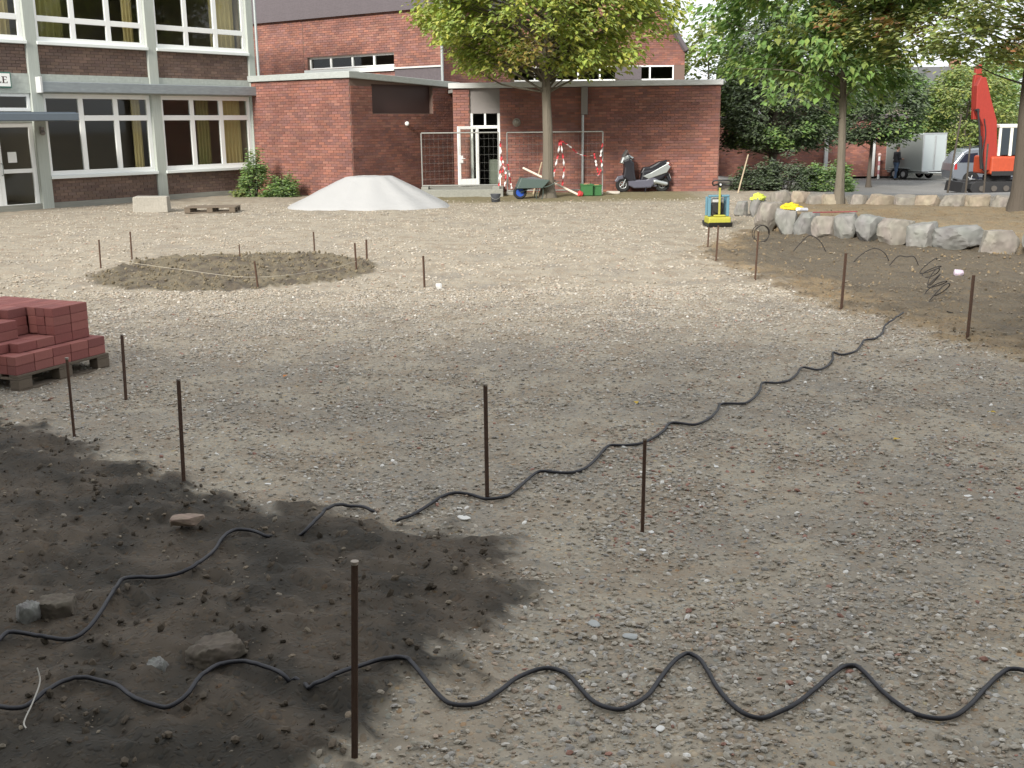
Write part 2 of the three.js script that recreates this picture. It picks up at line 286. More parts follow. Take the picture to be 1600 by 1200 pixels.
// ---------------------------------------------------------------- two-storey school block on the left
{
  const B = thing('school_building', 'two-storey grey concrete school block with white windows and dark brick panels', 'building', [-8.552, -0.04, -36.351], 0.9397);
  const P = [-18.5, -14.75, -11.0, -7.25, -3.45];
  for (const s of P) part('pillar', rb(s - 0.165, s + 0.165, 0, 7.55, -0.25, 0.12, 0.012, 1), M.concrete, B);
  part('pillar', rb(0.2, 0.46, 0, 7.55, -0.25, 0.12, 0.012, 1), M.concrete, B);
  part('plinth', bx(-18.6, 0.5, -0.2, 0.16, -0.3, 0.075), M.plinth, B);
  const bays = [[-18.335, -14.915], [-14.585, -11.165], [-11 + 0.165, -7.25 - 0.165], [-7.085, -3.615], [-3.285, 0.2]];
  bays.forEach(([a, b], i) => {
    const door = i === 2, w = (b - a) / 3, cols = [a + w + 0.02, b - w - 0.02];
    part('floor_beam', bx(a, b, 3.09, 3.6, -0.28, 0.085), M.concrete, B);
    part('roof_beam', bx(a, b, 6.75, 7.5, -0.28, 0.085), M.concrete, B);
    for (const [y0, y1, k] of door ? [[3.6, 4.36, 1]] : [[0.16, 0.8, 0], [3.6, 4.36, 1]]) {
      const p = part('brick_panel', bx(a, b, y0, y1, -0.28, 0.03), M.mortarDark, B);
      bricks(p, a + 0.004, b - 0.004, y0 + 0.004, y1 - 0.004, 0.03, UMBER, [], 30 + i * 2 + k);
    }
    part('window_sill', rb(a - 0.02, b + 0.02, 4.36, 4.45, -0.05, 0.16, 0.012, 1), M.sill, B);
    window_(B, a, b, 4.45, 6.75, 0.02, cols, 5.05);
    if (!door) { part('window_sill', rb(a - 0.02, b + 0.02, 0.8, 0.89, -0.05, 0.16, 0.012, 1), M.sill, B); window_(B, a, b, 0.89, 3.09, 0.02, cols, 2.44); }
    // curtains
    if (i === 3) { part('curtain', curtainGeo(b - 0.42, b - 0.1, 0.95, 3.0, -0.35, 3), M.curtain, B); part('curtain', curtainGeo(a + 0.1, a + w, 4.5, 6.7, -0.45, 6), M.curtainDark, B); part('curtain', curtainGeo(b - 0.45, b - 0.1, 4.5, 6.7, -0.35, 3), M.curtain, B); }
    if (i === 4) { part('curtain', curtainGeo(b - w + 0.15, b - 0.12, 0.95, 3.0, -0.35, 6), M.curtain, B); part('curtain', curtainGeo(b - w - 0.6, b - w - 0.1, 0.95, 3.0, -0.5, 4), M.curtainDark, B); part('curtain', curtainGeo(b - w + 0.1, b - 0.1, 4.5, 6.7, -0.4, 5), M.curtain, B); }
    if (i === 2) part('curtain', curtainGeo(b - 1.2, b - 0.1, 4.5, 6.7, -0.4, 7), M.curtain, B);
  });
  part('sun_blind_box', rb(-7.2, 0.47, 3.12, 3.4, 0.124, 0.34, 0.02, 1), M.bandMetal, B);
  part('box_end_cap', rb(-7.27, -7.202, 3.1, 3.52, 0.124, 0.36, 0.01, 1), M.fasciaLight, B);
  // entrance
  const d = part('entrance_door', merge([frameBar(-8.62, -7.42, 2.2, 2.32, 0), frameBar(-8.62, -8.5, 0.03, 2.2, 0), frameBar(-7.54, -7.42, 0.03, 2.2, 0), frameBar(-8.5, -7.54, 0.05, 0.17, -0.004), frameBar(-8.5, -7.54, 1.0, 1.11, -0.004), frameBar(-8.5, -8.38, 0.17, 2.2, -0.006)]), M.white, B);
  part('pane', bx(-8.385, -7.535, 1.105, 2.205, -0.05, -0.044), M.glass, d); part('pane', bx(-8.385, -7.535, 0.165, 1.005, -0.05, -0.044), M.glass, d);
  part('handle', tube([[-8.43, 0.95, 0.0], [-8.43, 0.97, 0.06], [-8.43, 1.25, 0.06], [-8.43, 1.27, 0.0]], 0.013, 14, 6), M.zinc, d);
  part('notice_sheet', bx(-8.2, -7.95, 1.28, 1.56, -0.036, -0.033), M.white, d);
  const d2 = part('entrance_door', merge([frameBar(-9.85, -8.64, 2.2, 2.32, 0), frameBar(-9.85, -9.73, 0.03, 2.2, 0), frameBar(-8.76, -8.64, 0.03, 2.2, 0), frameBar(-9.73, -8.76, 0.05, 0.17, -0.004), frameBar(-9.73, -8.76, 1.0, 1.11, -0.004)]), M.white, B);
  part('pane', bx(-9.735, -8.755, 1.105, 2.205, -0.05, -0.044), M.glass, d2); part('pane', bx(-9.735, -8.755, 0.165, 1.005, -0.05, -0.044), M.glass, d2);
  part('side_panel', bx(-10.83, -9.87, 0.03, 2.32, -0.12, 0), M.concrete, B);
  window_(B, -10.83, -7.42, 2.62, 3.09, 0.03, [-9.1], 0, 0.09);
  part('door_lintel', bx(-10.83, -7.42, 2.325, 2.615, -0.1, 0.012), M.concrete, B);
  part('entrance_canopy', merge([rb(-11.6, -6.85, 2.36, 2.56, 0.13, 1.35, 0.02, 1), bx(-11.55, -6.9, 2.561, 2.585, 0.16, 1.3)]), std(0.12, 0.15, 0.18, 0.5), B);
  part('wall_lamp', merge([bx(-7.3, -7.2, 2.08, 2.2, 0.121, 0.2), new THREE.SphereGeometry(0.07, 12, 8).translate(-7.25, 2.05, 0.19)]), M.greyPanel, B);
  // name board
  const cv = document.createElement('canvas'); cv.width = 256; cv.height = 128; const cx = cv.getContext('2d');
  cx.fillStyle = '#f2f3ee'; cx.fillRect(0, 0, 256, 128); cx.fillStyle = '#3a2020'; cx.font = 'bold 92px serif'; cx.textAlign = 'right'; cx.fillText('LE', 232, 97);
  const tx = new THREE.CanvasTexture(cv); tx.colorSpace = THREE.SRGBColorSpace;
  const sg = part('name_board', rb(-8.75, -7.95, 3.22, 3.62, 0.087, 0.13, 0.01, 1), std(0.05, 0.16, 0.12, 0.5), B);
  part('lettering', new THREE.PlaneGeometry(0.74, 0.33).translate(-8.35, 3.42, 0.133), new THREE.MeshStandardMaterial({ map: tx, roughness: 0.5 }), sg);
  // inside
  part('ground_floor', bx(-18.6, 0.2, -0.1, 0.15, -6.2, -0.31), M.insideFloor, B);
  part('upper_floor', bx(-18.6, 0.2, 3.12, 3.55, -6.2, -0.29), M.inside, B);
  part('back_wall', bx(-18.6, 0.46, -0.1, 7.5, -6.45, -6.21), M.inside, B);
  part('end_wall', bx(0.21, 0.46, -0.1, 7.5, -6.2, -0.26), M.inside, B); part('end_wall', bx(-18.9, -18.67, -0.1, 7.5, -6.2, 0.1), M.inside, B);
  part('partition_wall', bx(-7.3, -7.2, 0.15, 3.1, -6.2, -0.3), M.inside, B); part('partition_wall', bx(-11.05, -10.95, 3.56, 7.0, -6.2, -0.3), M.inside, B);
  part('roof', bx(-18.95, 0.6, 7.56, 7.8, -6.7, 0.3), M.roofGravel, B);
  for (const [x, y, wd] of [[-5.6, 0.16, 1.5], [-2.1, 0.16, 1.3], [-0.7, 0.16, 0.9]]) part('table', merge([bx(x - wd / 2, x + wd / 2, y + 0.72, y + 0.76, -1.5, -0.8), bx(x - wd / 2, x - wd / 2 + 0.05, y, y + 0.72, -1.2, -1.15), bx(x + wd / 2 - 0.05, x + wd / 2, y, y + 0.72, -1.2, -1.15)]), M.sill, B);
  part('green_board', bx(-6.6, -5.8, 1.2, 2.1, -3.1, -3.05), std(0.06, 0.16, 0.07, 0.6), B);
  // drainpipe at the right corner
  const dp = part('drainpipe', merge([bar([0.58, 0, 0.2], [0.58, 3.0, 0.2], 0.05, 0.05, 10), bar([0.58, 3.0, 0.2], [0.5, 3.25, 0.2], 0.05, 0.05, 10), bar([0.5, 3.25, 0.2], [0.5, 7.5, 0.2], 0.045, 0.045, 10)]), M.zinc, B);
  for (const y of [0.9, 2.2]) part('pipe_bracket', moved(new THREE.TorusGeometry(0.056, 0.012, 6, 14).rotateX(1.5708), 0.58, y, 0.2), M.zinc, dp);
}

// ---------------------------------------------------------------- low brick building
{
  const T = thing('brick_annex', 'low red brick building with pale flat roof edge and open door', 'building', [0, -0.03, 0]);
  const TH1 = -0.631, TH2 = 0.9397, TH3 = -0.1003;
  const A = [-8.2, 0, -36.4], Bp = [-4.787, 0, -33.905], W0 = [-1.78, 0, -35.724];
  // lit front wall beside the school block
  const w1 = part('wall', bx(-0.3, 4.226, -0.2, 3.53, -0.3, 0), M.mortar, T, A, TH1);
  bricks(w1, -0.3, 4.226, 0, 3.52, 0, RED, [], 3);
  // return wall with the dark louvred panel
  const w2 = part('wall', wallGeo(0.005, 5.2, -0.2, 3.52, -0.3, 0, [[0.95, 3.86, 2.5, 3.38]]), M.mortar, T, Bp, TH2);
  bricks(w2, 0.02, 5.2, 0, 3.34, 0, RED, [[0.95, 3.86, 2.5, 3.42]], 4);
  const lp = part('louvre_panel', bx(0.95, 3.86, 2.5, 3.38, -0.22, -0.14), M.darkPanel, w2);
  lp.name = 'louvre_panel';
  // long front wall with the door
  const holes = [[0.53, 1.5, 0.18, 3.25]];
  const w3 = part('wall', wallGeo(0, 8.37, -0.2, 3.24, -0.3, 0, holes), M.mortar, T, W0, TH3);
  bricks(w3, 0.006, 8.37, 0, 3.22, 0, RED, [...holes, [4.07, 4.29, 2.39, 3.3]], 5);
  part('grey_panel', bx(0.53, 1.5, 2.47, 3.24, -0.2, -0.06), M.greyPanel, w3);
  const fr = part('door_frame', merge([rb(0.53, 0.62, 0.2, 2.47, -0.2, -0.05, 0.01, 1), rb(1.41, 1.5, 0.2, 2.47, -0.2, -0.05, 0.01, 1), rb(0.62, 1.41, 2.0, 2.1, -0.2, -0.05, 0.01, 1), rb(0.985, 1.045, 2.1, 2.47, -0.19, -0.06, 0.01, 1)]), M.white, w3);
  for (const [a, b] of [[0.615, 0.99], [1.04, 1.415]]) { const p = part('pane', bx(a, b, 2.095, 2.475, -0.13, -0.124), M.glass, w3); }
  part('corridor', merge([bx(0.3, 0.4, 0, 3, -4, -0.31), bx(2.2, 2.3, 0, 3, -4, -0.31), bx(0.3, 2.3, 0, 3, -4.1, -4.0), bx(0.4, 2.2, 2.9, 3, -4, -0.31), bx(0.4, 2.2, 0.1, 0.18, -4, -0.31)]), std(0.16, 0.15, 0.13, 0.8), w3);
  part('inner_cabinet', rb(1.0, 1.6, 0.19, 1.0, -1.6, -1.1, 0.02, 1), std(0.22, 0.25, 0.2, 0.6), w3);
  // open door leaf, swung out
  const leaf = part('door_leaf', merge([rb(0, 0.09, 0, 1.85, -0.03, 0.03, 0.008, 1), rb(0.66, 0.75, 0, 1.85, -0.03, 0.03, 0.008, 1), rb(0.09, 0.66, 0, 0.22, -0.028, 0.028, 0.008, 1), rb(0.09, 0.66, 1.76, 1.85, -0.028, 0.028, 0.008, 1)]), M.white, T, [-1.62, 0.23, -35.02], 0.55);
  part('pane', bx(0.085, 0.665, 0.215, 1.765, -0.004, 0.004), M.glass, leaf);
  part('handle', merge([rb(0.02, 0.16, 0.72, 0.95, 0.032, 0.05, 0.005, 1), bar([0.09, 0.86, 0.05], [0.09, 0.86, 0.1], 0.012), bar([0.09, 0.86, 0.1], [0.2, 0.86, 0.1], 0.012)]), M.white, leaf);
  const side = part('wall', bx(0.008, 7, -0.2, 3.24, -0.3, 0), M.mortar, T, [6.56, 0, -34.88], Math.PI / 2 - 0.1); bricks(side, 0.012, 7, 0, 3.22, 0, RED, [], 6);
  // roof edges
  const f1 = part('roof_edge', rb(-0.35, 4.33, 3.54, 3.73, -0.35, 0.1, 0.015, 1), M.fascia, T, A, TH1);
  const f2g = rb(-0.1, 5.2, 3.535, 3.725, -0.35, 0.1, 0.015, 1); { const p = f2g.attributes.position; for (let i = 0; i < p.count; i++) p.setY(i, p.getY(i) - 0.2 * Math.max(0, p.getX(i)) / 4.9); }
  part('roof_edge', f2g, M.fascia, T, Bp, TH2);
  part('roof_edge', rb(-0.12, 8.45, 3.245, 3.41, -0.35, 0.12, 0.015, 1), M.fasciaLight, T, W0, TH3);
  part('roof_edge', rb(0.1, 7.2, 3.243, 3.405, -0.35, 0.1, 0.015, 1), M.fasciaLight, T, [6.56, 0, -34.88], Math.PI / 2 - 0.1);
  { // roof slab following the outline
    const s = new THREE.Shape([[-8.4, -37], [-4.9, -34.15], [-2.1, -38], [-1.7, -36.05], [6.4, -35.25], [7, -41], [-6, -41.5]].map(([x, z]) => new THREE.Vector2(x, -z))), g = new THREE.ExtrudeGeometry(s, { depth: 0.1, bevelEnabled: false }); g.rotateX(-Math.PI / 2); g.translate(0, 3.15, 0); part('roof', g, M.roofGravel, T);
  }
  // rain pipe with its hopper
  const hp = part('rain_hopper', rb(4.08, 4.28, 2.4, 3.24, 0.005, 0.16, 0.01, 1), M.greyPanel, w3);
  part('drainpipe', bar([4.13, 0.05, 0.1], [4.13, 2.39, 0.1], 0.042, 0.042, 10), M.zinc, w3);
  const l1 = part('round_wall_lamp', merge([new THREE.CylinderGeometry(0.13, 0.13, 0.05, 18).rotateX(1.5708).translate(2.03, 2.18, 0.045), new THREE.SphereGeometry(0.105, 16, 8, 0, 6.3, 0, 1.57).rotateX(1.5708).translate(2.03, 2.18, 0.07)]), std(0.25, 0.22, 0.18, 0.4), w3);
  part('round_wall_lamp', new THREE.SphereGeometry(0.07, 14, 10).translate(2.49, 2.18, 0.06), M.white, w2);
}
// concrete step in front of the open door
{
  const s = thing('door_step', 'wide low concrete landing in front of the open door', 'step', [0, 0, 0]);
  part('slab', rb(-2.75, -0.2, -0.1, 0.18, -35.66, -33.5, 0.02, 1), M.plinth, s);
}

// ---------------------------------------------------------------- tall hall behind
{
  const T = thing('sports_hall', 'tall red brick hall with dark roof cladding and narrow window strip', 'building', [-4.66, -0.03, -41.24], -0.631);
  const hole = [-3.75, 0.69, 4.24, 4.68];
  const w = part('wall', wallGeo(-8, 2.9, 0, 6.1, -0.3, 0, [hole]), M.mortar, T);
  bricks(w, -8, 2.9, 3.3, 6.1, 0, RED.map(c => [c[0] * 1.05, c[1] * 1.1, c[2] * 1.1]), [hole, [-3.95, -3.92, 3, 6.2]], 8);
  window_(T, -3.75, 0.69, 4.22, 4.69, -0.1, [-2.62, -1.5, -0.4], 0, 0.07);
  part('window_sill', rb(-3.85, 0.74, 4.05, 4.215, -0.05, 0.12, 0.01, 1), M.sill, T);
  part('flashing', rb(0.75, 2.95, 4.1, 4.16, 0.02, 0.14, 0.01, 1), M.fasciaLight, T);
  part('cladding_band', bx(0.76, 2.9, 3.6, 4.095, 0.02, 0.08), M.slate, T);
  part('side_wall', bx(2.61, 2.9, 0, 6.1, -4, -0.305), M.mortar, T); const sw = part('side_wall', bx(0, 4, 0, 6.1, -0.02, 0), M.mortar, T, [2.925, 0, 0], Math.PI / 2); bricks(sw, 0, 4, 3.3, 6.1, 0, RED, [], 9);
  part('back_wall', bx(-8, 2.9, 0, 6.1, -4.3, -4.02), M.mortar, T);
  part('roof_cladding', prof([[0, 6.1], [0.16, 6.08], [0.1, 8.4], [-4.4, 8.4], [-4.4, 6.1]], 11.3, 0).rotateY(-Math.PI / 2).translate(-2.5, 0, 0), M.slate, T);
  part('drainpipe', bar([2.99, 0, 0.1], [2.99, 6.2, 0.1], 0.05, 0.05, 8), M.zinc, T);
  part('floor', bx(-8, 2.6, 0, 0.15, -4, -0.31), M.insideFloor, T); part('side_wall', bx(-8, -7.7, 0.16, 6.1, -4, -0.31), M.mortar, T);
}
{ // gabled building seen through the young tree
  const T = thing('gabled_building', 'brick gable end with white window strip seen through the tree', 'building', [0, -0.2, -52]);
  const s = new THREE.Shape([[-0.6, 0], [8.1, 0], [8.1, 5.6], [5.6, 9.2], [-0.6, 9.2]].map(p => new THREE.Vector2(...p)));
  const hl = new THREE.Path([[-1 + 1.2, 4.2], [7.6, 4.2], [7.6, 4.85], [-1 + 1.2, 4.85]].map(p => new THREE.Vector2(...p))); s.holes.push(hl);
  const g = new THREE.ExtrudeGeometry(s, { depth: 0.3, bevelEnabled: false }); g.translate(0, 0, -0.3);
  const bk = new THREE.ExtrudeGeometry(new THREE.Shape([[-0.6, 0], [8.1, 0], [8.1, 5.6], [5.6, 9.2], [-0.6, 9.2]].map(p => new THREE.Vector2(...p))), { depth: 0.3, bevelEnabled: false }); part('back_wall', bk.translate(0, 0, -8.3), M.mortar, T);
  part('side_wall', bx(7.8, 8.1, 0, 5.6, -7.99, -0.31), M.mortar, T); part('side_wall', bx(-0.6, -0.3, 0, 9.2, -7.99, -0.31), M.mortar, T); part('floor', bx(-0.29, 7.79, 3.0, 3.2, -7.99, -0.31), M.insideFloor, T);
  part('roof', merge([prof([[8.25, 5.45], [5.65, 9.25], [5.62, 9.05], [8.02, 5.45]], 8.5, 0).translate(0, 0, -4.12), bx(-0.7, 5.6, 9.21, 9.4, -8.4, 0.1)]), M.slate, T);
  const w = part('wall', g, M.mortar, T);
  const rows = [[0.6, 8.08, 3.2, 4.18, 41], [-0.58, 8.08, 4.87, 5.6, 42]]; for (const [a, b, c, d, sd] of rows) bricks(w, a, b, c, d, 0, RED, [], sd);
  for (let i = 0; i < 6; i++) bricks(w, -0.58, 8.05 - 0.43 * (i + 0.3), 5.61 + i * 0.6, 6.2 + i * 0.6, 0, RED, [], 43 + i);
  window_(T, 0.2, 7.6, 4.2, 4.85, 0.05, [1.2, 2.2, 3.2, 4.2, 5.2, 6.5], 0, 0.06);
  part('shutter', bx(4.9, 6.1, 4.24, 4.82, 0.06, 0.12), M.slate, T);
  part('verge', merge([bar([8.15, 5.5, 0.12], [5.6, 9.3, 0.12], 0.12, 0.12, 6)]), M.slate, T);
}
{ // low brick block behind the trees
  const T = thing('brick_outbuilding', 'low brick block with pale posts glimpsed under the clipped trees', 'building', [8.2, -0.9, -60], 0.05);
  const w = part('wall', bx(0, 13.6, 0, 3.1, -4, 0), M.mortar, T); bricks(w, 0.01, 13.59, 0.02, 3.08, 0, RED, [], 51);
  for (const x of [8.9, 11.5, 13.1]) part('post', rb(x, x + 0.2, 0, 3, 0.03, 0.2, 0.02, 1), M.fasciaLight, T);
  part('roof', bx(-0.2, 13.8, 3.101, 3.3, -4.2, 0.3), M.slate, T);
}
function house(name, label, x, z, y0, w, d, hw, hr, chim, turn = 0) {
  const T = thing(name, label, 'house', [x, y0, z], turn);
  const wallM = std(0.3, 0.26, 0.22, 0.9), hs = []; for (let i = 0; i < 4; i++) hs.push([-w / 2 + (i + 0.5) * w / 4 - 0.5, -w / 2 + (i + 0.5) * w / 4 + 0.5, hw - 1.7, hw - 0.5]);
  part('wall', wallGeo(-w / 2, w / 2, 0, hw, -0.3, 0, hs), wallM, T); part('wall', bx(-w / 2, w / 2, 0, hw, -d, -0.6), wallM, T);
  for (const h of hs) { const f = part('window', merge([bx(h[0], h[1], h[2], h[2] + 0.08, -0.1, -0.02), bx(h[0], h[1], h[3] - 0.08, h[3], -0.1, -0.02), bx(h[0], h[0] + 0.08, h[2] + 0.08, h[3] - 0.08, -0.1, -0.02), bx(h[1] - 0.08, h[1], h[2] + 0.08, h[3] - 0.08, -0.1, -0.02)]), M.white, T); part('pane', bx(h[0] + 0.07, h[1] - 0.07, h[2] + 0.07, h[3] - 0.07, -0.07, -0.06), M.glass, f); }
  const rf = part('roof', prof([[0.5, hw - 0.2], [-d / 2, hw + hr], [-d - 0.5, hw - 0.2]], w + 0.8, 0).rotateY(-Math.PI / 2), std(0.1, 0.1, 0.105, 0.8, { bumpMap: roughBump, bumpScale: 0.02 }), T);
  for (const [cx, ch] of chim) part('chimney', merge([bx(cx - 0.45, cx + 0.45, hw, hw + hr + ch, -d / 2 - 0.4, -d / 2 + 0.4), bx(cx - 0.5, cx + 0.5, hw + hr + ch + 0.003, hw + hr + ch + 0.12, -d / 2 - 0.45, -d / 2 + 0.45)]), std(0.28, 0.15, 0.1, 0.9), rf);
}
house('distant_house', 'distant dark-roofed house with two brick chimneys above the trees', 41, -108, -1, 14, 9, 4.6, 3.6, [[-2.6, 1.0], [3.4, 0.6]]);
house('distant_house', 'distant grey roof end just right of the brick annex corner', 19.5, -100, -1, 8, 8, 3.4, 3.0, [[2.2, 0.5]]);
// unseen wing added behind the viewer, sized so its shade covers the near yard
{
  const T = thing('unseen_shade_wing', 'unseen grey concrete wing added behind the viewer to shade the near yard', 'building', [0, 0, 0]);
  const holes = []; for (let i = 0; i < 16; i++) for (const y of [1.0, 4.7]) holes.push([-38 + i * 3.4, -38 + i * 3.4 + 2.8, y, y + 1.9]);
  part('wall', wallGeo(-39, 15, -0.2, 8.5, 2.2, 2.5, holes), M.concrete, T);
  for (const h of holes) { const f = part('window', merge([bx(h[0], h[1], h[2], h[2] + 0.09, 2.3, 2.4), bx(h[0], h[1], h[3] - 0.09, h[3], 2.3, 2.4), bx(h[0], h[0] + 0.09, h[2] + 0.09, h[3] - 0.09, 2.3, 2.4), bx(h[1] - 0.09, h[1], h[2] + 0.09, h[3] - 0.09, 2.3, 2.4)]), M.white, T); part('pane', bx(h[0] + 0.08, h[1] - 0.08, h[2] + 0.08, h[3] - 0.08, 2.34, 2.35), M.glass, f); }
  part('rear_wall', bx(-39, 15, -0.2, 8.5, 11, 11.3), M.concrete, T);
  part('end_wall', bx(-39, -38.7, -0.2, 8.5, 2.51, 10.99), M.concrete, T); part('end_wall', bx(14.7, 15, -0.2, 8.5, 2.51, 10.99), M.concrete, T);
  for (const y of [3.5]) part('floor', bx(-38.69, 14.69, y, y + 0.25, 2.52, 10.98), M.inside, T);
  part('roof', bx(-39.2, 15.2, 8.502, 8.8, 2.0, 11.5), M.roofGravel, T);
}

// ---------------------------------------------------------------- trees and shrubs
const leafGeo = (() => { // one folded leaf, stalk at the origin, tip along +z
  const p = [0, 0, 0, 0.3, 0.07, 0.42, 0, 0, 0.5, 0, 0, 0, 0, 0, 0.5, -0.3, 0.07, 0.42, 0.3, 0.07, 0.42, 0, -0.06, 1, 0, 0, 0.5, 0, 0, 0.5, 0, -0.06, 1, -0.3, 0.07, 0.42];
  const g = new THREE.BufferGeometry(); g.setAttribute('position', new THREE.Float32BufferAttribute(p, 3)); g.computeVertexNormals(); return g;
})();
const leafMat = new THREE.MeshPhysicalMaterial({ color: 0xffffff, roughness: 0.85, transmission: 0.42, thickness: 0, side: THREE.DoubleSide });
const bark = std(0.15, 0.13, 0.1, 0.95, { bumpMap: roughBump, bumpScale: 0.02 }), barkDark = std(0.085, 0.07, 0.055, 0.95, { bumpMap: roughBump, bumpScale: 0.02 });
function leaves(parent, list, name = 'crown') {
  const m = shade(new THREE.InstancedMesh(leafGeo, leafMat, list.length)); m.name = name; m.userData.kind = 'stuff'; const c = new THREE.Color();
  list.forEach(([mm, cc], i) => { m.setMatrixAt(i, mm); m.setColorAt(i, c.setRGB(...cc)); }); parent.add(m); return m;
}
function leafAt(r, x, y, z, out, size, pal, droop) {
  const E = new THREE.Euler(droop * (0.3 + 0.9 * r()) - 0.35, Math.atan2(out.x, out.z) + (r() - 0.5) * 2.6, (r() - 0.5) * 1.3, 'YXZ'), s = size * (0.6 + 0.7 * r()), k = pal[r() * pal.length | 0], b = 0.8 + 0.4 * r();
  return [new THREE.Matrix4().compose(V(x, y, z), new THREE.Quaternion().setFromEuler(E), V(s, s, s)), [k[0] * b, k[1] * b, k[2] * b]];
}
// crown: ellipsoid [cx,cy,cz,rx,ry,rz] relative to the foot; clumps sit on forking limbs
function tree(o) {
  const T = thing(o.name, o.label, 'tree', [o.x, (o.y ?? hgt(o.x, o.z)) - 0.03, o.z], 0, o.group), r = mulberry(o.seed), [cx, cy, cz, rx, ry, rz] = o.crown, H = o.top ?? cy + ry * 0.8, R = o.r;
  const axisAt = (y) => { const t = Math.min(1, y / H), w = Math.min(1, t * 1.5); const lean = o.straight ? 0 : 0.8; return [cx * t * lean + 0.07 * Math.sin(y * 1.3 + o.seed) * w, y, cz * t * lean + 0.06 * Math.cos(y * 1.1) * w]; };
  const ys = []; for (let i = 0; i <= 12; i++) ys.push(H * i / 12);
  const g = new THREE.TubeGeometry(new THREE.CatmullRomCurve3(ys.map(y => V(...axisAt(y)))), 26, 1, 10);
  { const p = g.attributes.position, n = 11; for (let i = 0; i < p.count; i++) { const k = Math.floor(i / n), y = H * k / 26, c = axisAt(y), f = (R * (1 - 0.86 * Math.pow(k / 26, 0.9)) + R * 0.55 * Math.exp(-y * 5)) * (1 + 0.07 * noise2((i % n) * 2, y * 2)); p.setXYZ(i, c[0] + (p.getX(i) - c[0]) * f, p.getY(i), c[2] + (p.getZ(i) - c[2]) * f); } g.computeVertexNormals(); }
  const limbs = [], list = [];
  for (let k = 0; k < o.clumps; k++) {
    let u, v, w; do { u = r() * 2 - 1; v = r() * 2 - 1; w = r() * 2 - 1; } while (u * u + v * v + w * w > 1);
    const q = Math.sqrt(u * u + v * v + w * w) || 1, f = (o.hollow ?? 0.5) + (1 - (o.hollow ?? 0.5)) * q, jag = 1 + (o.jag ?? 0.18) * noise3(u * 2 + o.seed, v * 2, w * 2);
    let P = V(cx + u / q * f * rx * jag, cy + v / q * f * ry * jag, cz + w / q * f * rz * jag);
    if (o.flat != null && P.y < o.flat) P.y = o.flat + r() * 0.35;
    if (o.keep && !o.keep(P)) continue;
    const y0 = Math.max(o.fork ?? 2, Math.min(H * 0.97, P.y - 0.35 * Math.hypot(P.x - cx, P.z - cz) - 0.3 * r())), a = axisAt(y0), bow = 0.16 * Math.hypot(P.x - a[0], P.z - a[2]), mid = V((a[0] + P.x) / 2 + (r() - 0.5) * bow * 1.6, (a[1] + P.y) / 2 + (r() - 0.35) * bow * 1.5, (a[2] + P.z) / 2 + (r() - 0.5) * bow * 1.6);
    const L = Math.hypot(P.x - a[0], P.z - a[2]), lr = Math.max(0.012, R * 0.2 * Math.min(1, L / 2.5));
    if (k % (o.limbEvery ?? 2) === 0) { const t = new THREE.TubeGeometry(new THREE.CatmullRomCurve3([V(...a), mid, P]), 6, lr, 5), pp = t.attributes.position; for (let i = 0; i < pp.count; i++) { const ringI = Math.floor(i / 6), e = 1 - 0.75 * ringI / 6, cpt = ringI <= 3 ? V(...a).lerp(mid, ringI / 3) : mid.clone().lerp(P, (ringI - 3) / 3); pp.setXYZ(i, cpt.x + (pp.getX(i) - cpt.x) * e, cpt.y + (pp.getY(i) - cpt.y) * e, cpt.z + (pp.getZ(i) - cpt.z) * e); } limbs.push(t); }
    const out = V(P.x - cx, 0, P.z - cz), pal = o.patch && r() < o.patch[0] ? o.patch[1] : o.pal, cr = o.clumpR * (0.7 + 0.6 * r());
    for (let i = 0; i < o.per; i++) { const d = V(r() + r() + r() - 1.5, (r() + r() + r() - 1.5) * 0.7, r() + r() + r() - 1.5).multiplyScalar(cr); list.push(leafAt(r, P.x + d.x, P.y + d.y, P.z + d.z, out.clone().add(d), o.leaf, pal, o.droop ?? 0.8)); }
  }
  part('trunk', g, o.bark ?? bark, T);
  if (limbs.length) part('limbs', merge(limbs), o.bark ?? bark, T);
  leaves(T, list); return T;
}
const LIME = [[0.36, 0.45, 0.06], [0.3, 0.41, 0.06], [0.42, 0.47, 0.07], [0.46, 0.46, 0.07], [0.24, 0.33, 0.05]], GOLD = [[0.36, 0.3, 0.05], [0.32, 0.3, 0.045], [0.34, 0.22, 0.04]];
const GREEN = [[0.15, 0.28, 0.055], [0.19, 0.33, 0.06], [0.12, 0.23, 0.05], [0.25, 0.35, 0.07]], DEEP = [[0.062, 0.105, 0.032], [0.08, 0.13, 0.04], [0.052, 0.09, 0.03], [0.1, 0.15, 0.045]];
const OLIVE = [[0.22, 0.3, 0.05], [0.27, 0.33, 0.06], [0.17, 0.25, 0.045], [0.32, 0.34, 0.06]], RUST = [[0.34, 0.2, 0.04], [0.34, 0.13, 0.035], [0.34, 0.26, 0.045], [0.26, 0.24, 0.04]];
tree({ name: 'deciduous_tree', label: 'young yellow-green tree standing beside the wheelbarrow', x: 1.12, z: -32.6, r: 0.19, crown: [-0.1, 6.3, 0, 3.9, 3.1, 3.2], flat: 3.75, fork: 3.0, straight: 1, clumps: 430, per: 110, clumpR: 0.46, leaf: 0.17, jag: 0.2, pal: LIME, patch: [0.02, GOLD], seed: 101, droop: 1.0, hollow: 0.35 });
tree({ name: 'deciduous_tree', label: 'slender tree growing inside the boulder-edged bed, green hanging leaves', x: 6.99, z: -23.4, r: 0.095, crown: [-0.5, 4.7, -0.1, 2.5, 2.5, 2.2], top: 8, straight: 1, fork: 1.7, clumps: 210, per: 100, clumpR: 0.34, leaf: 0.16, pal: GREEN, patch: [0.2, OLIVE], seed: 102, droop: 1.2, hollow: 0.3 });
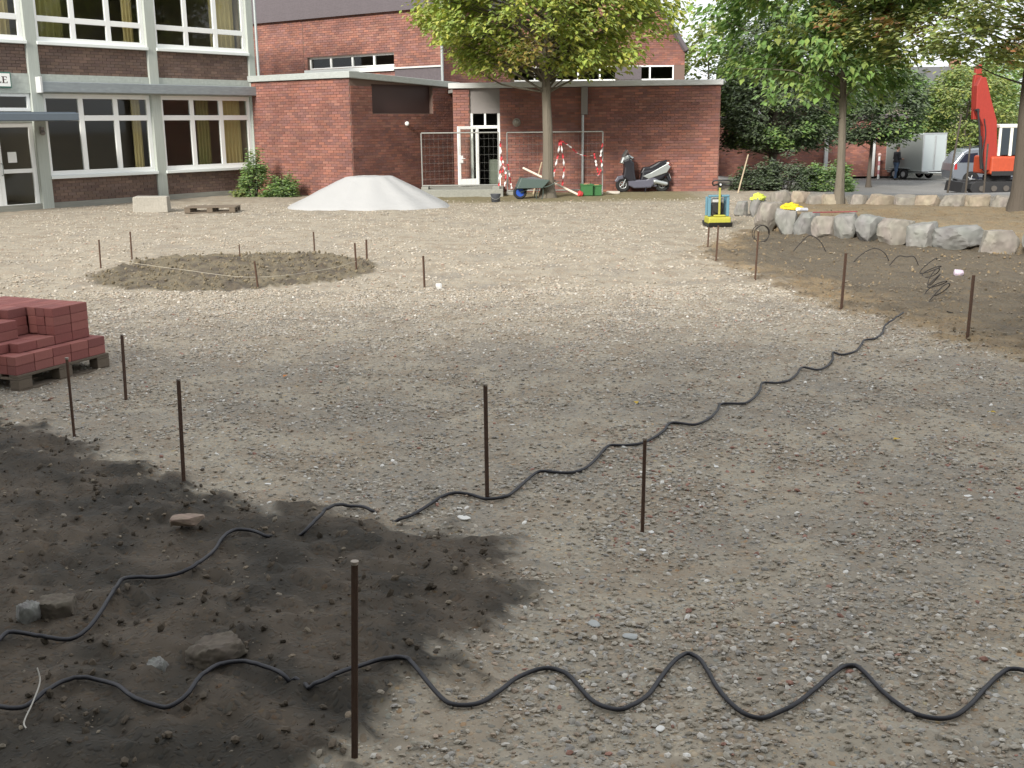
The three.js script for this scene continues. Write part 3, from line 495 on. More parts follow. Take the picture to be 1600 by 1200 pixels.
tree({ name: 'deciduous_tree', label: 'thick-trunked tree with rusty autumn leaves at the right edge', x: 9.98, z: -21.6, r: 0.15, crown: [-1.0, 4.15, 0.1, 2.9, 1.55, 2.0], top: 7.5, straight: 1, fork: 2.0, clumps: 190, per: 105, clumpR: 0.34, leaf: 0.14, limbEvery: 16, pal: OLIVE, patch: [0.14, RUST], seed: 103, droop: 0.7, bark: barkDark, hollow: 0.2, jag: 0.3 });
tree({ name: 'deciduous_tree', label: 'large dark green tree with dense low crown beside the annex corner', x: 9.25, z: -39, r: 0.17, crown: [0.1, 3.5, 0, 2.15, 2.7, 2.2], flat: 1.45, fork: 1.1, clumps: 330, per: 100, clumpR: 0.4, leaf: 0.16, pal: DEEP, patch: [0.25, GREEN], seed: 104, bark: barkDark, hollow: 0.6 });
const clipped = [
  [16.9, -52, 2.1, 1.9, 3.7, DEEP, 'round clipped dark tree just right of the slender bed tree'],
  [13.2, -56, 2.2, 2.0, 3.6, DEEP, 'clipped dark tree behind the slender bed tree'],
  [22.6, -66, 2.7, 2.3, 3.4, GREEN, 'rounded green tree behind the grey trailer'],
  [26.2, -64, 2.4, 2.6, 3.4, OLIVE, 'yellowish green tree between trailer and red excavator arm'],
  [29.8, -70, 3.0, 2.8, 3.6, GREEN, 'green tree behind the silver van'],
  [33, -62, 2.6, 2.4, 3.2, DEEP, 'dark tree behind the excavator cab'],
  [24.5, -84, 3.4, 3.2, 4.8, DEEP, 'tall dark tree far behind the trailer'],
  [36.5, -84, 3.8, 3.6, 4.4, OLIVE, 'broad far tree behind the thick trunk at right'],
  [18.2, -76, 3.0, 2.8, 4.0, GREEN, 'far green tree above the brick outbuilding'],
];
clipped.forEach(([x, z, rx, ry, cy, pal, label], i) => tree({ name: 'background_tree', label, x, z, r: 0.11, crown: [0, cy, 0, rx, ry, rx], top: cy + ry * 0.7, flat: cy - ry * 0.75, fork: 1.2, clumps: 190, per: 62, clumpR: 0.46, leaf: 0.23, pal, patch: [0.2, i % 2 ? OLIVE : GREEN], seed: 200 + i, bark: barkDark, hollow: 0.65, limbEvery: 4, group: 'trees along the car park' }));
tree({ name: 'background_tree', label: 'leafy tree peeking out beside the gabled brick end', x: 10.9, z: -62, r: 0.14, crown: [0, 5.6, 0, 1.9, 2.8, 1.9], top: 7, fork: 2, clumps: 80, per: 45, clumpR: 0.5, leaf: 0.32, pal: OLIVE, seed: 221, limbEvery: 4 });
tree({ name: 'background_tree', label: 'far tree top filling the gap above the distant roof', x: 47, z: -98, r: 0.16, crown: [0, 5, 0, 5, 3.6, 4], top: 7, fork: 2, clumps: 130, per: 45, clumpR: 0.7, leaf: 0.45, pal: GREEN, patch: [0.3, OLIVE], seed: 222, limbEvery: 4 });
function shrub(name, label, x, z, rx, ry, rz, pal, seed, clumps, leaf = 0.12, group) {
  const T = thing(name, label, 'shrub', [x, hgt(x, z) - 0.02, z], 0, group), r = mulberry(seed), list = [], stems = [];
  for (let k = 0; k < clumps; k++) {
    const a = r() * 6.283, e = Math.acos(r()), f = 0.55 + 0.45 * r(), u = Math.sin(e) * Math.cos(a), v = Math.cos(e), w = Math.sin(e) * Math.sin(a), P = V(u * f * rx, Math.max(0.08, v * f * ry * (1 + 0.25 * noise2(u * 3 + seed, w * 3))), w * f * rz);
    if (k % 3 === 0) stems.push(bar([P.x * 0.35, 0, P.z * 0.35], [P.x, P.y, P.z], 0.012, 0.005, 5));
    for (let i = 0; i < 46; i++) { const d = V(r() + r() - 1, (r() + r() - 1) * 0.8, r() + r() - 1).multiplyScalar(0.22); list.push(leafAt(r, P.x + d.x, Math.max(0.03, P.y + d.y), P.z + d.z, P.clone().add(d), leaf, pal, 0.5)); }
  }
  part('stems', merge(stems), barkDark, T); leaves(T, list, 'foliage');
}
shrub('shrub', 'tall ivy-like shrub climbing at the school corner drainpipe', -8.05, -34.95, 0.42, 1.45, 0.4, GREEN, 301, 60, 0.11);
shrub('shrub', 'low green shrub between school corner and sand heap', -7.15, -34.6, 0.5, 0.7, 0.4, GREEN, 302, 55, 0.11);
shrub('shrub', 'small grassy weed tuft at the foot of the school plinth', -8.45, -34.75, 0.22, 0.2, 0.25, OLIVE, 306, 10, 0.1);
shrub('shrub', 'leftmost dark hedge bush beside the annex corner', 7.75, -35.2, 0.75, 0.75, 0.7, DEEP, 303, 70, 0.12);
shrub('shrub', 'middle dark hedge bush below the large tree', 8.85, -35.3, 0.95, 1.05, 0.8, DEEP, 304, 95, 0.12);
shrub('shrub', 'rightmost hedge bush behind the slender tree trunk', 10.2, -35.3, 0.9, 1.0, 0.8, GREEN, 305, 90, 0.12);
shrub('shrub', 'pale low bush at the far edge of the car park', 23, -80, 3.2, 1.5, 1.2, OLIVE, 307, 70, 0.3);

// ---------------------------------------------------------------- sand heap
{
  const N = 96, Rn = 40, pos = [], idx = [], r = 2.32, Hh = 0.84;
  for (let j = 0; j <= Rn; j++) for (let i = 0; i < N; i++) {
    const a = i / N * 6.2832, q = j / Rn, rr = r * q * (1 + 0.035 * noise2(Math.cos(a) * 1.5, Math.sin(a) * 1.5)), x = Math.cos(a) * rr * (Math.cos(a) < 0 ? 1.02 : 0.98), z = Math.sin(a) * rr * 0.86;
    const d = Math.max(0, (q - 0.27) / 0.73), y = Hh * (1 - Math.min(1, d)) + 0.009 * noise2(x * 1.4, z * 1.4) + 0.004 * noise2(x * 6, z * 6) - 0.05 * sm(0.9, 1, q) ;
    pos.push(x, y, z);
  }
  for (let j = 0; j < Rn; j++) for (let i = 0; i < N; i++) { const a = j * N + i, b = j * N + (i + 1) % N; idx.push(a, b, a + N, b, b + N, a + N); }
  const g = new THREE.BufferGeometry(); g.setAttribute('position', new THREE.Float32BufferAttribute(pos, 3)); g.setIndex(idx); g.computeVertexNormals();
  const uv = []; for (let i = 0; i < pos.length; i += 3) uv.push(pos[i] / 2, pos[i + 2] / 2); g.setAttribute('uv', new THREE.Float32BufferAttribute(uv, 2));
  const m = solo('sand_heap', g, std(0.385, 0.383, 0.378, 0.98, { bumpMap: grainBump, bumpScale: 0.006, side: THREE.DoubleSide }), 'flat-topped heap of pale grey sand in front of the annex', 'sand heap'); m.position.set(-3.75, -0.06, -29.75);
}

// ---------------------------------------------------------------- boulders round the planting bed
const rockMats = [[0.215, 0.215, 0.195], [0.19, 0.193, 0.178], [0.23, 0.213, 0.18], [0.28, 0.24, 0.178]].map(c => std(...c, 0.92, { vertexColors: true }));
function rockGeo(w, h, d, seed) {
  let g = new THREE.IcosahedronGeometry(1, w > 0.3 ? 7 : w > 0.08 ? 9 : 3); g.deleteAttribute('normal'); g.deleteAttribute('uv'); g = mergeVertices(g); const r = mulberry(seed), p = g.attributes.position, planes = [];
  for (let i = 0; i < 11; i++) { const n = V(r() * 2 - 1, r() * 1.6 - 0.8, r() * 2 - 1).normalize(); planes.push([n, 0.66 + 0.24 * r()]); }
  planes.push([V((r() - 0.5) * 0.3, 1, (r() - 0.5) * 0.3).normalize(), 0.58]);
  const uv = [], vc = [];
  for (let i = 0; i < p.count; i++) {
    const v = V(p.getX(i), p.getY(i), p.getZ(i)); v.multiplyScalar(0.82 / Math.pow(v.x ** 4 + v.y ** 4 + v.z ** 4, 0.25)); for (const [n, t] of planes) { const k = v.dot(n) - t; if (k > 0) v.addScaledVector(n, -k); }
    const s = 1 + 0.03 * noise3(v.x * 3 + seed, v.y * 3, v.z * 3) + 0.02 * noise3(v.x * 8, v.y * 8 + seed, v.z * 8) + 0.016 * noise3(v.x * 15, v.y * 17 + seed, v.z * 17), mt = 1 + 0.2 * noise3(v.x * 2.2, v.y * 2.2 + seed * 3, v.z * 2.2) + 0.14 * noise3(v.x * 9, v.y * 9 + seed, v.z * 9); vc.push(mt, mt * (0.98 + 0.04 * noise3(v.x, v.y + seed, v.z)), mt); uv.push(v.x * 0.5 + v.z * 0.3, v.y * 0.5 + v.z * 0.4); p.setXYZ(i, v.x * s * w / 1.5, v.y * s * h / 1.35, v.z * s * d / 1.5);
  }
  g.setAttribute('uv', new THREE.Float32BufferAttribute(uv, 2)); g.setAttribute('color', new THREE.Float32BufferAttribute(vc, 3)); g.computeVertexNormals(); g.computeBoundingBox(); { const B = g.boundingBox; g.translate(-(B.min.x + B.max.x) / 2, -B.min.y, -(B.min.z + B.max.z) / 2); g.scale(w / (B.max.x - B.min.x), h / (B.max.y - B.min.y), d / (B.max.z - B.min.z)); } return w > 0.3 ? toCreasedNormals(g, 0.42) : g;
}
const NEAR_ROCKS = [[5.31, -25.16, 0.3, 0.38, 'small grey boulder nearest the yellow compactor'], [5.58, -24.75, 0.34, 0.48, 'pale upright boulder with the lime vest on it'], [5.03, -21.37, 0.42, 0.52, 'first tall boulder at the front bend of the bed'], [5.3, -20.9, 0.42, 0.56, 'boulder carrying the yellow jacket'], [5.58, -20.56, 0.44, 0.46, 'boulder right of the yellow jacket, silver can on top'], [5.84, -20.18, 0.44, 0.46, 'boulder under the red metal rod'], [6.1, -19.8, 0.46, 0.47, 'whitish boulder past the end of the red rod'], [6.36, -19.36, 0.48, 0.45, 'brownish boulder in the middle of the front row'], [6.62, -18.78, 0.52, 0.46, 'light grey slanted boulder in the front row'], [7.0, -18.5, 0.54, 0.43, 'dark grey boulder left of the widest boulder'], [7.5, -18.15, 0.74, 0.42, 'widest grey boulder of the front row'], [7.85, -17.45, 0.6, 0.4, 'boulder half covered with brown earth near the right edge'], [8.2, -16.9, 0.5, 0.42, 'boulder cut by the right edge of the photo']];
NEAR_ROCKS.forEach(([x, z, w, h, label], i) => { const m = solo('boulder', rockGeo(w * 1.22, h * (0.86 + 0.22 * ((i * 7) % 5) / 5) + 0.1, w * 0.95, 400 + i), rockMats[i % 3], label, 'boulder', 'boulders along the front of the bed'); m.position.set(x, Math.min(hgt(x - 0.35, z + 0.3), 0.05) - 0.1, z); m.rotation.y = 0.75 + 0.25 * Math.sin(i * 2.3); m.rotation.z = 0.09 * Math.sin(i * 3.1); });
const FAR_ROCKS = [[5.95, -24.1, 0.45, 0.3, 'brown capped stone behind the lime vest'], [6.36, -24.1, 0.42, 0.28, 'stone just left of the slender tree, back row'], [6.62, -23.7, 0.47, 0.24, 'low stone touching the slender tree foot on its left'], [6.95, -23.5, 0.5, 0.24, 'stone hidden partly by the slender tree trunk'], [7.4, -23.35, 0.42, 0.24, 'first back-row stone right of the slender trunk'], [7.8, -23.2, 0.54, 0.25, 'second back-row stone right of the slender trunk'], [8.26, -22.95, 0.47, 0.25, 'third back-row stone right of the slender trunk'], [8.68, -22.8, 0.5, 0.25, 'fourth back-row stone right of the slender trunk'], [9.1, -22.55, 0.55, 0.27, 'back-row stone below the thin leaning pole'], [9.52, -22.35, 0.47, 0.27, 'back-row stone below the excavator tracks'], [9.9, -22.05, 0.45, 0.27, 'back-row stone left of the thick trunk'], [10.6, -21.75, 0.5, 0.27, 'back-row stone right of the thick trunk']];
FAR_ROCKS.forEach(([x, z, w, h, label], i) => { const m = solo('boulder', rockGeo(w * 1.12, h + 0.24, w * 0.8, 430 + i), rockMats[(i % 2) + 2], label, 'boulder', 'stones along the back of the bed'); m.position.set(x, 0.1, z); m.rotation.y = 0.45 + 0.2 * Math.sin(i * 1.9); });
// broken lumps in the dark soil
[[-2.02, -4.45, 0.15, 0.07, 'rough lump of concrete rubble by the left edge in dark soil'], [-1.2, -4.03, 0.2, 0.07, 'larger brownish rubble lump above the near cable'], [-1.42, -3.95, 0.09, 0.04, 'small pale stone leaning on the larger rubble lump'], [-2.12, -4.38, 0.09, 0.07, 'small pale fragment beside the left rubble lump']].forEach(([x, z, w, h, label], i) => { const m = solo('rubble_lump', (() => { const g = rockGeo(w * 1.2, h + 0.05, w, 460 + i), p = g.attributes.position; for (let k = 0; k < p.count; k++) { const a = 30 / (0.3 + w), n = 0.006 * noise3(p.getX(k) * a, p.getY(k) * a + i, p.getZ(k) * a) + 0.004 * noise3(p.getX(k) * a * 2.5, p.getY(k) * a * 2.5, p.getZ(k) * a * 2.5); p.setXYZ(k, p.getX(k) * (1 + n * 6), p.getY(k) + n, p.getZ(k) * (1 + n * 6)); } g.computeVertexNormals(); return g; })(), [std(0.095, 0.08, 0.06, 0.95, { vertexColors: true }), std(0.17, 0.17, 0.155, 0.95, { vertexColors: true })][i > 1 ? 1 : 0], label, 'rubble'); m.position.set(x, hgt(x, z) - 0.05, z); m.rotation.y = i; });

// ---------------------------------------------------------------- iron stakes
const rust = std(0.115, 0.07, 0.045, 0.85, { bumpMap: roughBump, bumpScale: 0.004, map: noiseTex(64, (u, v) => { const n = ring(u, v, 4, 2); return [0.85 + 0.15 * n, 0.8 + 0.2 * n, 0.78 + 0.2 * n]; }) });
const STAKES = [
  [-0.55, -3.31, 0.72, 0.032, 'nearest rusty iron stake, crossing the near black cable'], [0.68, -5.41, 0.51, 0.005, 'rusty stake on the gravel right of centre'], [-0.15, -5.94, 0.68, 0, 'tall stake where the far cable meets its foot, image centre'], [-1.98, -6.23, 0.66, 0.02, 'tall stake at the upper edge of the dark soil'],
  [-3.08, -7.36, 0.56, 0.006, 'leaning stake in front of the paver pallet'], [-3.08, -8.42, 0.52, 0.019, 'stake just right of the paver pallet'], [-1.15, -14.39, 0.42, -0.013, 'lone stake right of the round soil patch beside a white stone'], [-6.38, -16.91, 0.43, 0.022, 'leftmost stake at the round soil patch'],
  [-6.22, -17.88, 0.46, 0.032, 'second stake from the left behind the round soil patch'], [-4.36, -17.54, 0.27, 0.008, 'short stake at the back of the round soil patch'], [-3.26, -18.13, 0.4, 0.011, 'tall stake behind the round soil patch, right of middle'], [-2.3, -16.18, 0.41, 0.018, 'left one of the stake pair at the patch right end'],
  [-2.27, -17.18, 0.36, -0.005, 'right one of the stake pair at the patch right end'], [-3.39, -14.5, 0.36, 0.032, 'stake at the front rim of the round soil patch'], [3.37, -18.61, 0.36, -0.011, 'left one of the two stakes below the compactor'], [3.2, -16.92, 0.54, -0.018, 'right one of the two stakes below the compactor'],
  [3.29, -14.57, 0.67, -0.019, 'stake at the left end of the brown soil'], [3.75, -12.21, 0.65, -0.017, 'stake in the middle of the brown soil edge'], [4.47, -10.47, 0.63, -0.011, 'stake nearest the right photo edge by the wire coil']];
STAKES.forEach(([x, z, h, lean, label], i) => {
  const y = hgt(x, z), w = i === 0 ? 0.011 : 0.0105 + (i > 5 ? 0.003 : 0), s = thing('iron_stake', label, 'stake', [x, y, z], 0, 'iron setting-out stakes');
  const L = h - y + 0.15, g = i % 3 === 1 ? new THREE.CylinderGeometry(w * 0.95, w * 1.05, L, 8, 4) : new RoundedBoxGeometry(w * 2, L, w * (i ? 1.5 : 1), 1, 0.002); g.translate(0, L / 2 - 0.15, 0);
  const q = part('shaft', g, rust, s); q.rotation.z = -Math.atan(lean / h); q.rotation.y = 0.2 * i;
  if (i < 6) { const c = part('burred_top', new THREE.CylinderGeometry(w * 1.25, w * 1.05, 0.012, 10).translate(0, L - 0.152, 0), std(0.3, 0.26, 0.22, 0.6, { metalness: 0.4 }), q); }
});

// ---------------------------------------------------------------- cables and wires
const CABLE_NEAR = [[-2.12,-3.79],[-2,-3.68],[-1.9,-3.62],[-1.85,-3.61],[-1.8,-3.63],[-1.77,-3.71],[-1.73,-3.8],[-1.67,-3.83],[-1.61,-3.82],[-1.52,-3.77],[-1.42,-3.67],[-1.33,-3.62],[-1.27,-3.61],[-1.22,-3.66],[-1.2,-3.77],[-1.15,-3.88],[-1.08,-3.91],[-1.02,-3.88],[-0.94,-3.83],[-0.87,-3.77],[-0.85,-3.78,1],[-0.81,-3.76,1],[-0.77,-3.71],[-0.73,-3.74],[-0.67,-3.81],[-0.61,-3.87],[-0.56,-3.92],[-0.49,-3.93],[-0.43,-3.91],[-0.36,-3.8],[-0.29,-3.68],[-0.24,-3.62],[-0.18,-3.61],[-0.13,-3.63],[-0.06,-3.72],[0.01,-3.83],[0.09,-3.89],[0.14,-3.89],[0.2,-3.84],[0.24,-3.75],[0.29,-3.64],[0.34,-3.59],[0.38,-3.57],[0.43,-3.6],[0.49,-3.67],[0.57,-3.83],[0.65,-3.97],[0.7,-4.02],[0.73,-3.98],[0.75,-3.85],[0.76,-3.73],[0.79,-3.61],[0.83,-3.54],[0.88,-3.52],[0.95,-3.55],[1.02,-3.59],[1.11,-3.68],[1.22,-3.81],[1.29,-3.88],[1.33,-3.88],[1.35,-3.83],[1.37,-3.71],[1.4,-3.61],[1.44,-3.54],[1.5,-3.51],[1.57,-3.52],[1.65,-3.58],[1.77,-3.71],[1.86,-3.8],[1.92,-3.84],[1.97,-3.81],[1.97,-3.63]];
const CABLE_FAR = [[-2.13,-3.92],[-2.13,-4.12],[-2.12,-4.19],[-2.09,-4.21],[-2,-4.2],[-1.92,-4.19],[-1.85,-4.2],[-1.82,-4.26],[-1.81,-4.33],[-1.81,-4.46],[-1.82,-4.62],[-1.83,-4.77],[-1.79,-4.81],[-1.69,-4.79],[-1.6,-4.8],[-1.54,-4.85],[-1.51,-4.96],[-1.5,-5.12],[-1.5,-5.28],[-1.46,-5.39],[-1.39,-5.39],[-1.29,-5.33],[-1.25,-5.39,1],[-1.17,-5.4,1],[-1.1,-5.36],[-1.05,-5.47],[-1.01,-5.65],[-0.96,-5.77],[-0.91,-5.79],[-0.85,-5.75],[-0.77,-5.67],[-0.74,-5.69,1],[-0.69,-5.66,1],[-0.64,-5.58],[-0.57,-5.63],[-0.49,-5.76],[-0.41,-5.92],[-0.34,-5.99],[-0.25,-5.97],[-0.15,-5.89],[-0.04,-5.93],[0.01,-6.03],[0.07,-6.2],[0.12,-6.34],[0.17,-6.41],[0.25,-6.39],[0.35,-6.37],[0.43,-6.43],[0.52,-6.62],[0.61,-6.87],[0.65,-6.94],[0.74,-6.93],[0.85,-6.97],[0.95,-7.08],[1.04,-7.23],[1.13,-7.44],[1.2,-7.42],[1.28,-7.37],[1.39,-7.48],[1.5,-7.72],[1.59,-7.97],[1.67,-7.96],[1.74,-7.94],[1.84,-8.07],[1.96,-8.35],[2.05,-8.61],[2.14,-8.61],[2.26,-8.69],[2.4,-8.94],[2.55,-9.26],[2.64,-9.2],[2.75,-9.3],[2.9,-9.61],[2.99,-9.89],[3.03,-9.78],[3.18,-9.88],[3.34,-10.18],[3.44,-10.39],[3.53,-10.42],[3.7,-10.68],[3.85,-11.02],[3.97,-11.16],[4.22,-11.56]];
const rubber = std(0.008, 0.008, 0.013, 0.5);
function cable(name, pts, r, label) {
  const c = new THREE.CatmullRomCurve3(pts.map(([x, z, b]) => V(x, b ? -0.03 : 0, z))), n = pts.length * 6, raw = c.getPoints(n), dip = raw.map(p => sm(-0.002, -0.018, p.y)), low = dip.map((_, i) => { let a = 0; for (let d = -4; d <= 4; d++) a += dip[Math.min(n, Math.max(0, i + d))] / 9; return a; });
  let ys = raw.map(p => Math.max(hgt(p.x, p.z), hgt(p.x + r, p.z + r), hgt(p.x - r, p.z + r)));
  for (let k = 0; k < 3; k++) { const top = ys; ys = ys.map((y, i) => { let m = -9, a = 0, w = 0; for (let d = -5; d <= 5; d++) { const q = top[Math.min(n, Math.max(0, i + d))], g = 1 / (1 + d * d * 0.12); m = Math.max(m, q); a += q * g; w += g; } return Math.max(y, 0.35 * m + 0.65 * a / w); }); }
  const fine = raw.map((p, i) => V(p.x, ys[i] + r * 1.05 - Math.min(1, low[i] * 1.5) * (0.018 + ys[i] - hgt(p.x, p.z) + r), p.z));
  solo(name, new THREE.TubeGeometry(new THREE.CatmullRomCurve3(fine), n, r, 9), rubber, label, 'cable');
}
cable('black_cable', CABLE_NEAR, 0.009, 'thick black cable waving across the foreground from edge to edge');
cable('black_cable', CABLE_FAR, 0.0095, 'black cable snaking away diagonally from lower left to the brown soil');
const wireMat = std(0.03, 0.025, 0.022, 0.6, { metalness: 0.3 });
function wire(pts, r, label, lift) { solo('bent_wire', tube(pts.map(([x, z], i) => [x, hgt(x, z) + 0.01 + (lift ? lift[i % lift.length] : 0), z]), r, pts.length * 8, 6), wireMat, label, 'wire'); }
wire([[4.45, -17.7], [4.58, -17.72], [4.72, -17.74], [4.88, -17.72], [4.98, -17.7]].map(([x, z]) => [x + 0.15, z]), 0.008, 'wire arch standing in the brown soil, leftmost', [0, 0.18, 0.24, 0.18, 0]);
wire([[5.15, -16.4], [5.3, -16.4], [5.47, -16.35], [5.6, -16.3], [5.68, -16.28]], 0.008, 'middle wire arch standing in the brown soil', [0, 0.13, 0.17, 0.12, 0]);
wire([[5.48, -15.7], [5.6, -15.68], [5.7, -15.66], [5.8, -15.64], [5.88, -15.62]], 0.008, 'wire arch beside the coil', [0, 0.13, 0.18, 0.14, 0]);
{ // upright springy coil
  const p = []; for (let i = 0; i <= 120; i++) { const t = i / 120, a = t * 6.2832 * 5.2; p.push([5.86 - 0.82 * t + (0.1 + 0.04 * Math.sin(t * 9)) * Math.cos(a), 0.1 + (0.08 + 0.025 * Math.cos(t * 13)) * Math.sin(a + 0.8) + hgt(5.4, -14.2), -15.2 + 2.5 * t + 0.04 * Math.sin(a)]); }
  p.push([4.9, 0.03, -12.6], [4.84, 0.02, -12.1], [4.87, 0.02, -11.85]);
  solo('wire_coil', tube(p, 0.0065, 420, 6), wireMat, 'springy coil of black wire on the brown soil', 'wire');
}
{ const p = []; for (let i = 0; i <= 60; i++) { const a = i / 60 * 6.2832 * 2.4; p.push([4.42 + 0.14 * Math.cos(a) + 0.02 * i / 60, 0.17 + 0.15 * Math.sin(a), -19.3 + 0.1 * Math.sin(a * 0.5)]); } solo('wire_coil', tube(p, 0.007, 160, 6), wireMat, 'small tangle of wire beside the front boulders', 'wire'); }
solo('setting_out_string', tube([[-6.3, 0.16, -16.75], [-4.8, 0.13, -15.6], [-3.39, 0.14, -14.55], [-2.6, 0.12, -15.5], [-2.3, 0.14, -16.15]], 0.0028, 60, 5), std(0.45, 0.41, 0.33, 0.9), 'pale string line stretched round the front of the soil patch', 'string');

// ---------------------------------------------------------------- pallet with red paving blocks
const woodOld = std(0.19, 0.15, 0.11, 0.9, { map: streakMap, bumpMap: roughBump, bumpScale: 0.006 }), woodPale = std(0.5, 0.4, 0.27, 0.8, { map: streakMap });
function pallet(label, pos, turn, L, W, group) {   // local x along L, -z along W
  const T = thing('wooden_pallet', label, 'pallet', pos, turn, group);
  for (const z of [0, -(W - 0.1) / 2, -(W - 0.1)]) for (const x of [0, (L - 0.145) / 2, L - 0.145]) part('block', rb(x, x + 0.145, 0.022, 0.1, z - 0.1, z, 0.006, 1), woodOld, T);
  for (const z of [0, -(W - 0.1) / 2, -(W - 0.1)]) part('runner', rb(0, L, 0, 0.0215, z - 0.1, z, 0.004, 1), woodOld, T);
  for (const x of [0, (L - 0.145) / 2, L - 0.145]) part('stringer_board', rb(x, x + 0.145, 0.1005, 0.1215, -W, 0, 0.004, 1), woodOld, T);
  const n = Math.max(5, Math.round(W / 0.17)); for (let i = 0; i < n; i++) { const z = -(W - 0.1) * i / (n - 1); part('deck_board', rb(0, L, 0.122, 0.143, z - 0.1, z, 0.004, 1), woodOld, T); }
  return T;
}
{
  const ox = -4.06, oz = -8.72, th = 1.152, y0 = hgt(-4.1, -9.1) + 0.005;
  pallet('weathered wooden pallet under the red paving blocks', [ox, y0, oz], th, 1.02, 1.22, 'wooden pallets');
  const H = [[2, 2, 2, 2, 2], [2, 3, 3, 6, 6], [3, 3, 3, 6, 6], [3, 5, 3, 6, 6], [3, 5, 6, 6, 6], [6, 6, 6, 6, 6], [6, 6, 6, 6, 6], [6, 6, 6, 6, 6], [6, 6, 6, 6, 6], [6, 6, 6, 6, 6], [6, 6, 6, 6, 6], [2, 2, 2, 2, 2]];
  const r = mulberry(77), mats = [[0.36, 0.125, 0.108], [0.315, 0.108, 0.096], [0.39, 0.145, 0.124], [0.28, 0.1, 0.09], [0.345, 0.13, 0.112]].map(c => std(...c, 0.93, { bumpMap: roughBump, bumpScale: 0.004, map: streakMap })), geo = new RoundedBoxGeometry(0.196, 0.078, 0.0965, 1, 0.006);
  const at = (j, i) => (H[j] && H[j][i]) || 0, c = Math.cos(th), s = Math.sin(th);
  for (let j = 0; j < 12; j++) for (let i = 0; i < 5; i++) for (let k = 0; k < H[j][i]; k++) {
    if (k < H[j][i] - 1 && k < at(j - 1, i) && k < at(j + 1, i) && k < at(j, i - 1) && k < at(j, i + 1)) continue;
    const lx = 0.1 + 0.2 * i - (k > 1 ? 0.07 : 0) + (r() - 0.5) * 0.006, lz = -0.06 - 0.1 * j + (r() - 0.5) * 0.006, m = solo('paving_block', geo, mats[r() * 5 | 0], `red paving block, course ${k + 1}, row ${j + 1}, place ${i + 1} from the near corner`, 'paving block', 'red paving blocks on the pallet');
    m.position.set(ox + lx * c + lz * s, y0 + 0.1435 + 0.039 + 0.0785 * k, oz - lx * s + lz * c); m.rotation.y = th + (r() - 0.5) * 0.02;
  }
}
pallet('empty pallet lying in front of the school block', [-8.15, hgt(-7.5, -27.8), -27.5], 0.06, 1.25, 0.8, 'wooden pallets');
{ // pale concrete block
  const g = new RoundedBoxGeometry(0.88, 0.42, 0.5, 6, 0.03), p = g.attributes.position; for (let i = 0; i < p.count; i++) { const n = 0.025 * noise3(p.getX(i) * 5, p.getY(i) * 5, p.getZ(i) * 5); p.setXYZ(i, p.getX(i) * (1 - 0.06 * (p.getY(i) + 0.2)) + n, p.getY(i) + n * 0.6, p.getZ(i) + n); } g.computeVertexNormals();
  const m = solo('concrete_block', g, std(0.45, 0.42, 0.36, 0.95, { map: streakMap, bumpMap: roughBump, bumpScale: 0.012 }), 'rough pale concrete block in front of the school block', 'concrete block'); m.position.set(-9.3, 0.17, -28.6); m.rotation.y = 0.12;
}

// ---------------------------------------------------------------- site fence, tape and tools by the annex
const galv = std(0.3, 0.3, 0.28, 0.55, { metalness: 0.4 });
function fence(label, x0, z0, x1, z1, yb, h) {
  const L = Math.hypot(x1 - x0, z1 - z0), T = thing('site_fence_panel', label, 'fence', [x0, yb, z0], -Math.atan2(z1 - z0, x1 - x0), 'mobile site fence panels');
  part('post', bar([0.03, 0.0, 0], [0.03, h, 0], 0.021), galv, T); part('post', bar([L - 0.03, 0.0, 0], [L - 0.03, h, 0], 0.021), galv, T); part('rail', bar([0.03, h, 0], [L - 0.03, h, 0], 0.021), galv, T); part('rail', bar([0.03, 0.12, 0], [L - 0.03, 0.12, 0], 0.021), galv, T);
  const w = []; for (let x = 0.13; x < L - 0.08; x += 0.14) w.push(bar([x, 0.12, 0.012], [x, h, 0.012], 0.0012, 0.0012, 4)); for (let y = 0.32; y < h - 0.1; y += 0.24) w.push(bar([0.03, y, 0.012], [L - 0.03, y, 0.012], 0.0017, 0.0017, 4));
  part('mesh_wires', merge(w), galv, T);
  for (const x of [0.03, L - 0.03]) part('foot_block', rb(x - 0.11, x + 0.11, -0.01, 0.1, -0.3, 0.3, 0.02, 1).translate(x > 1 ? -0.09 : 0.09, 0, 0), M.plinth, T);
}
fence('site fence panel standing on the door landing', -2.72, -34.1, -0.3, -34.1, 0.16, 1.7);
fence('site fence panel with tape between tree and scooter', -0.1, -34.4, 2.9, -34.2, hgt(1, -34.3), 1.88);
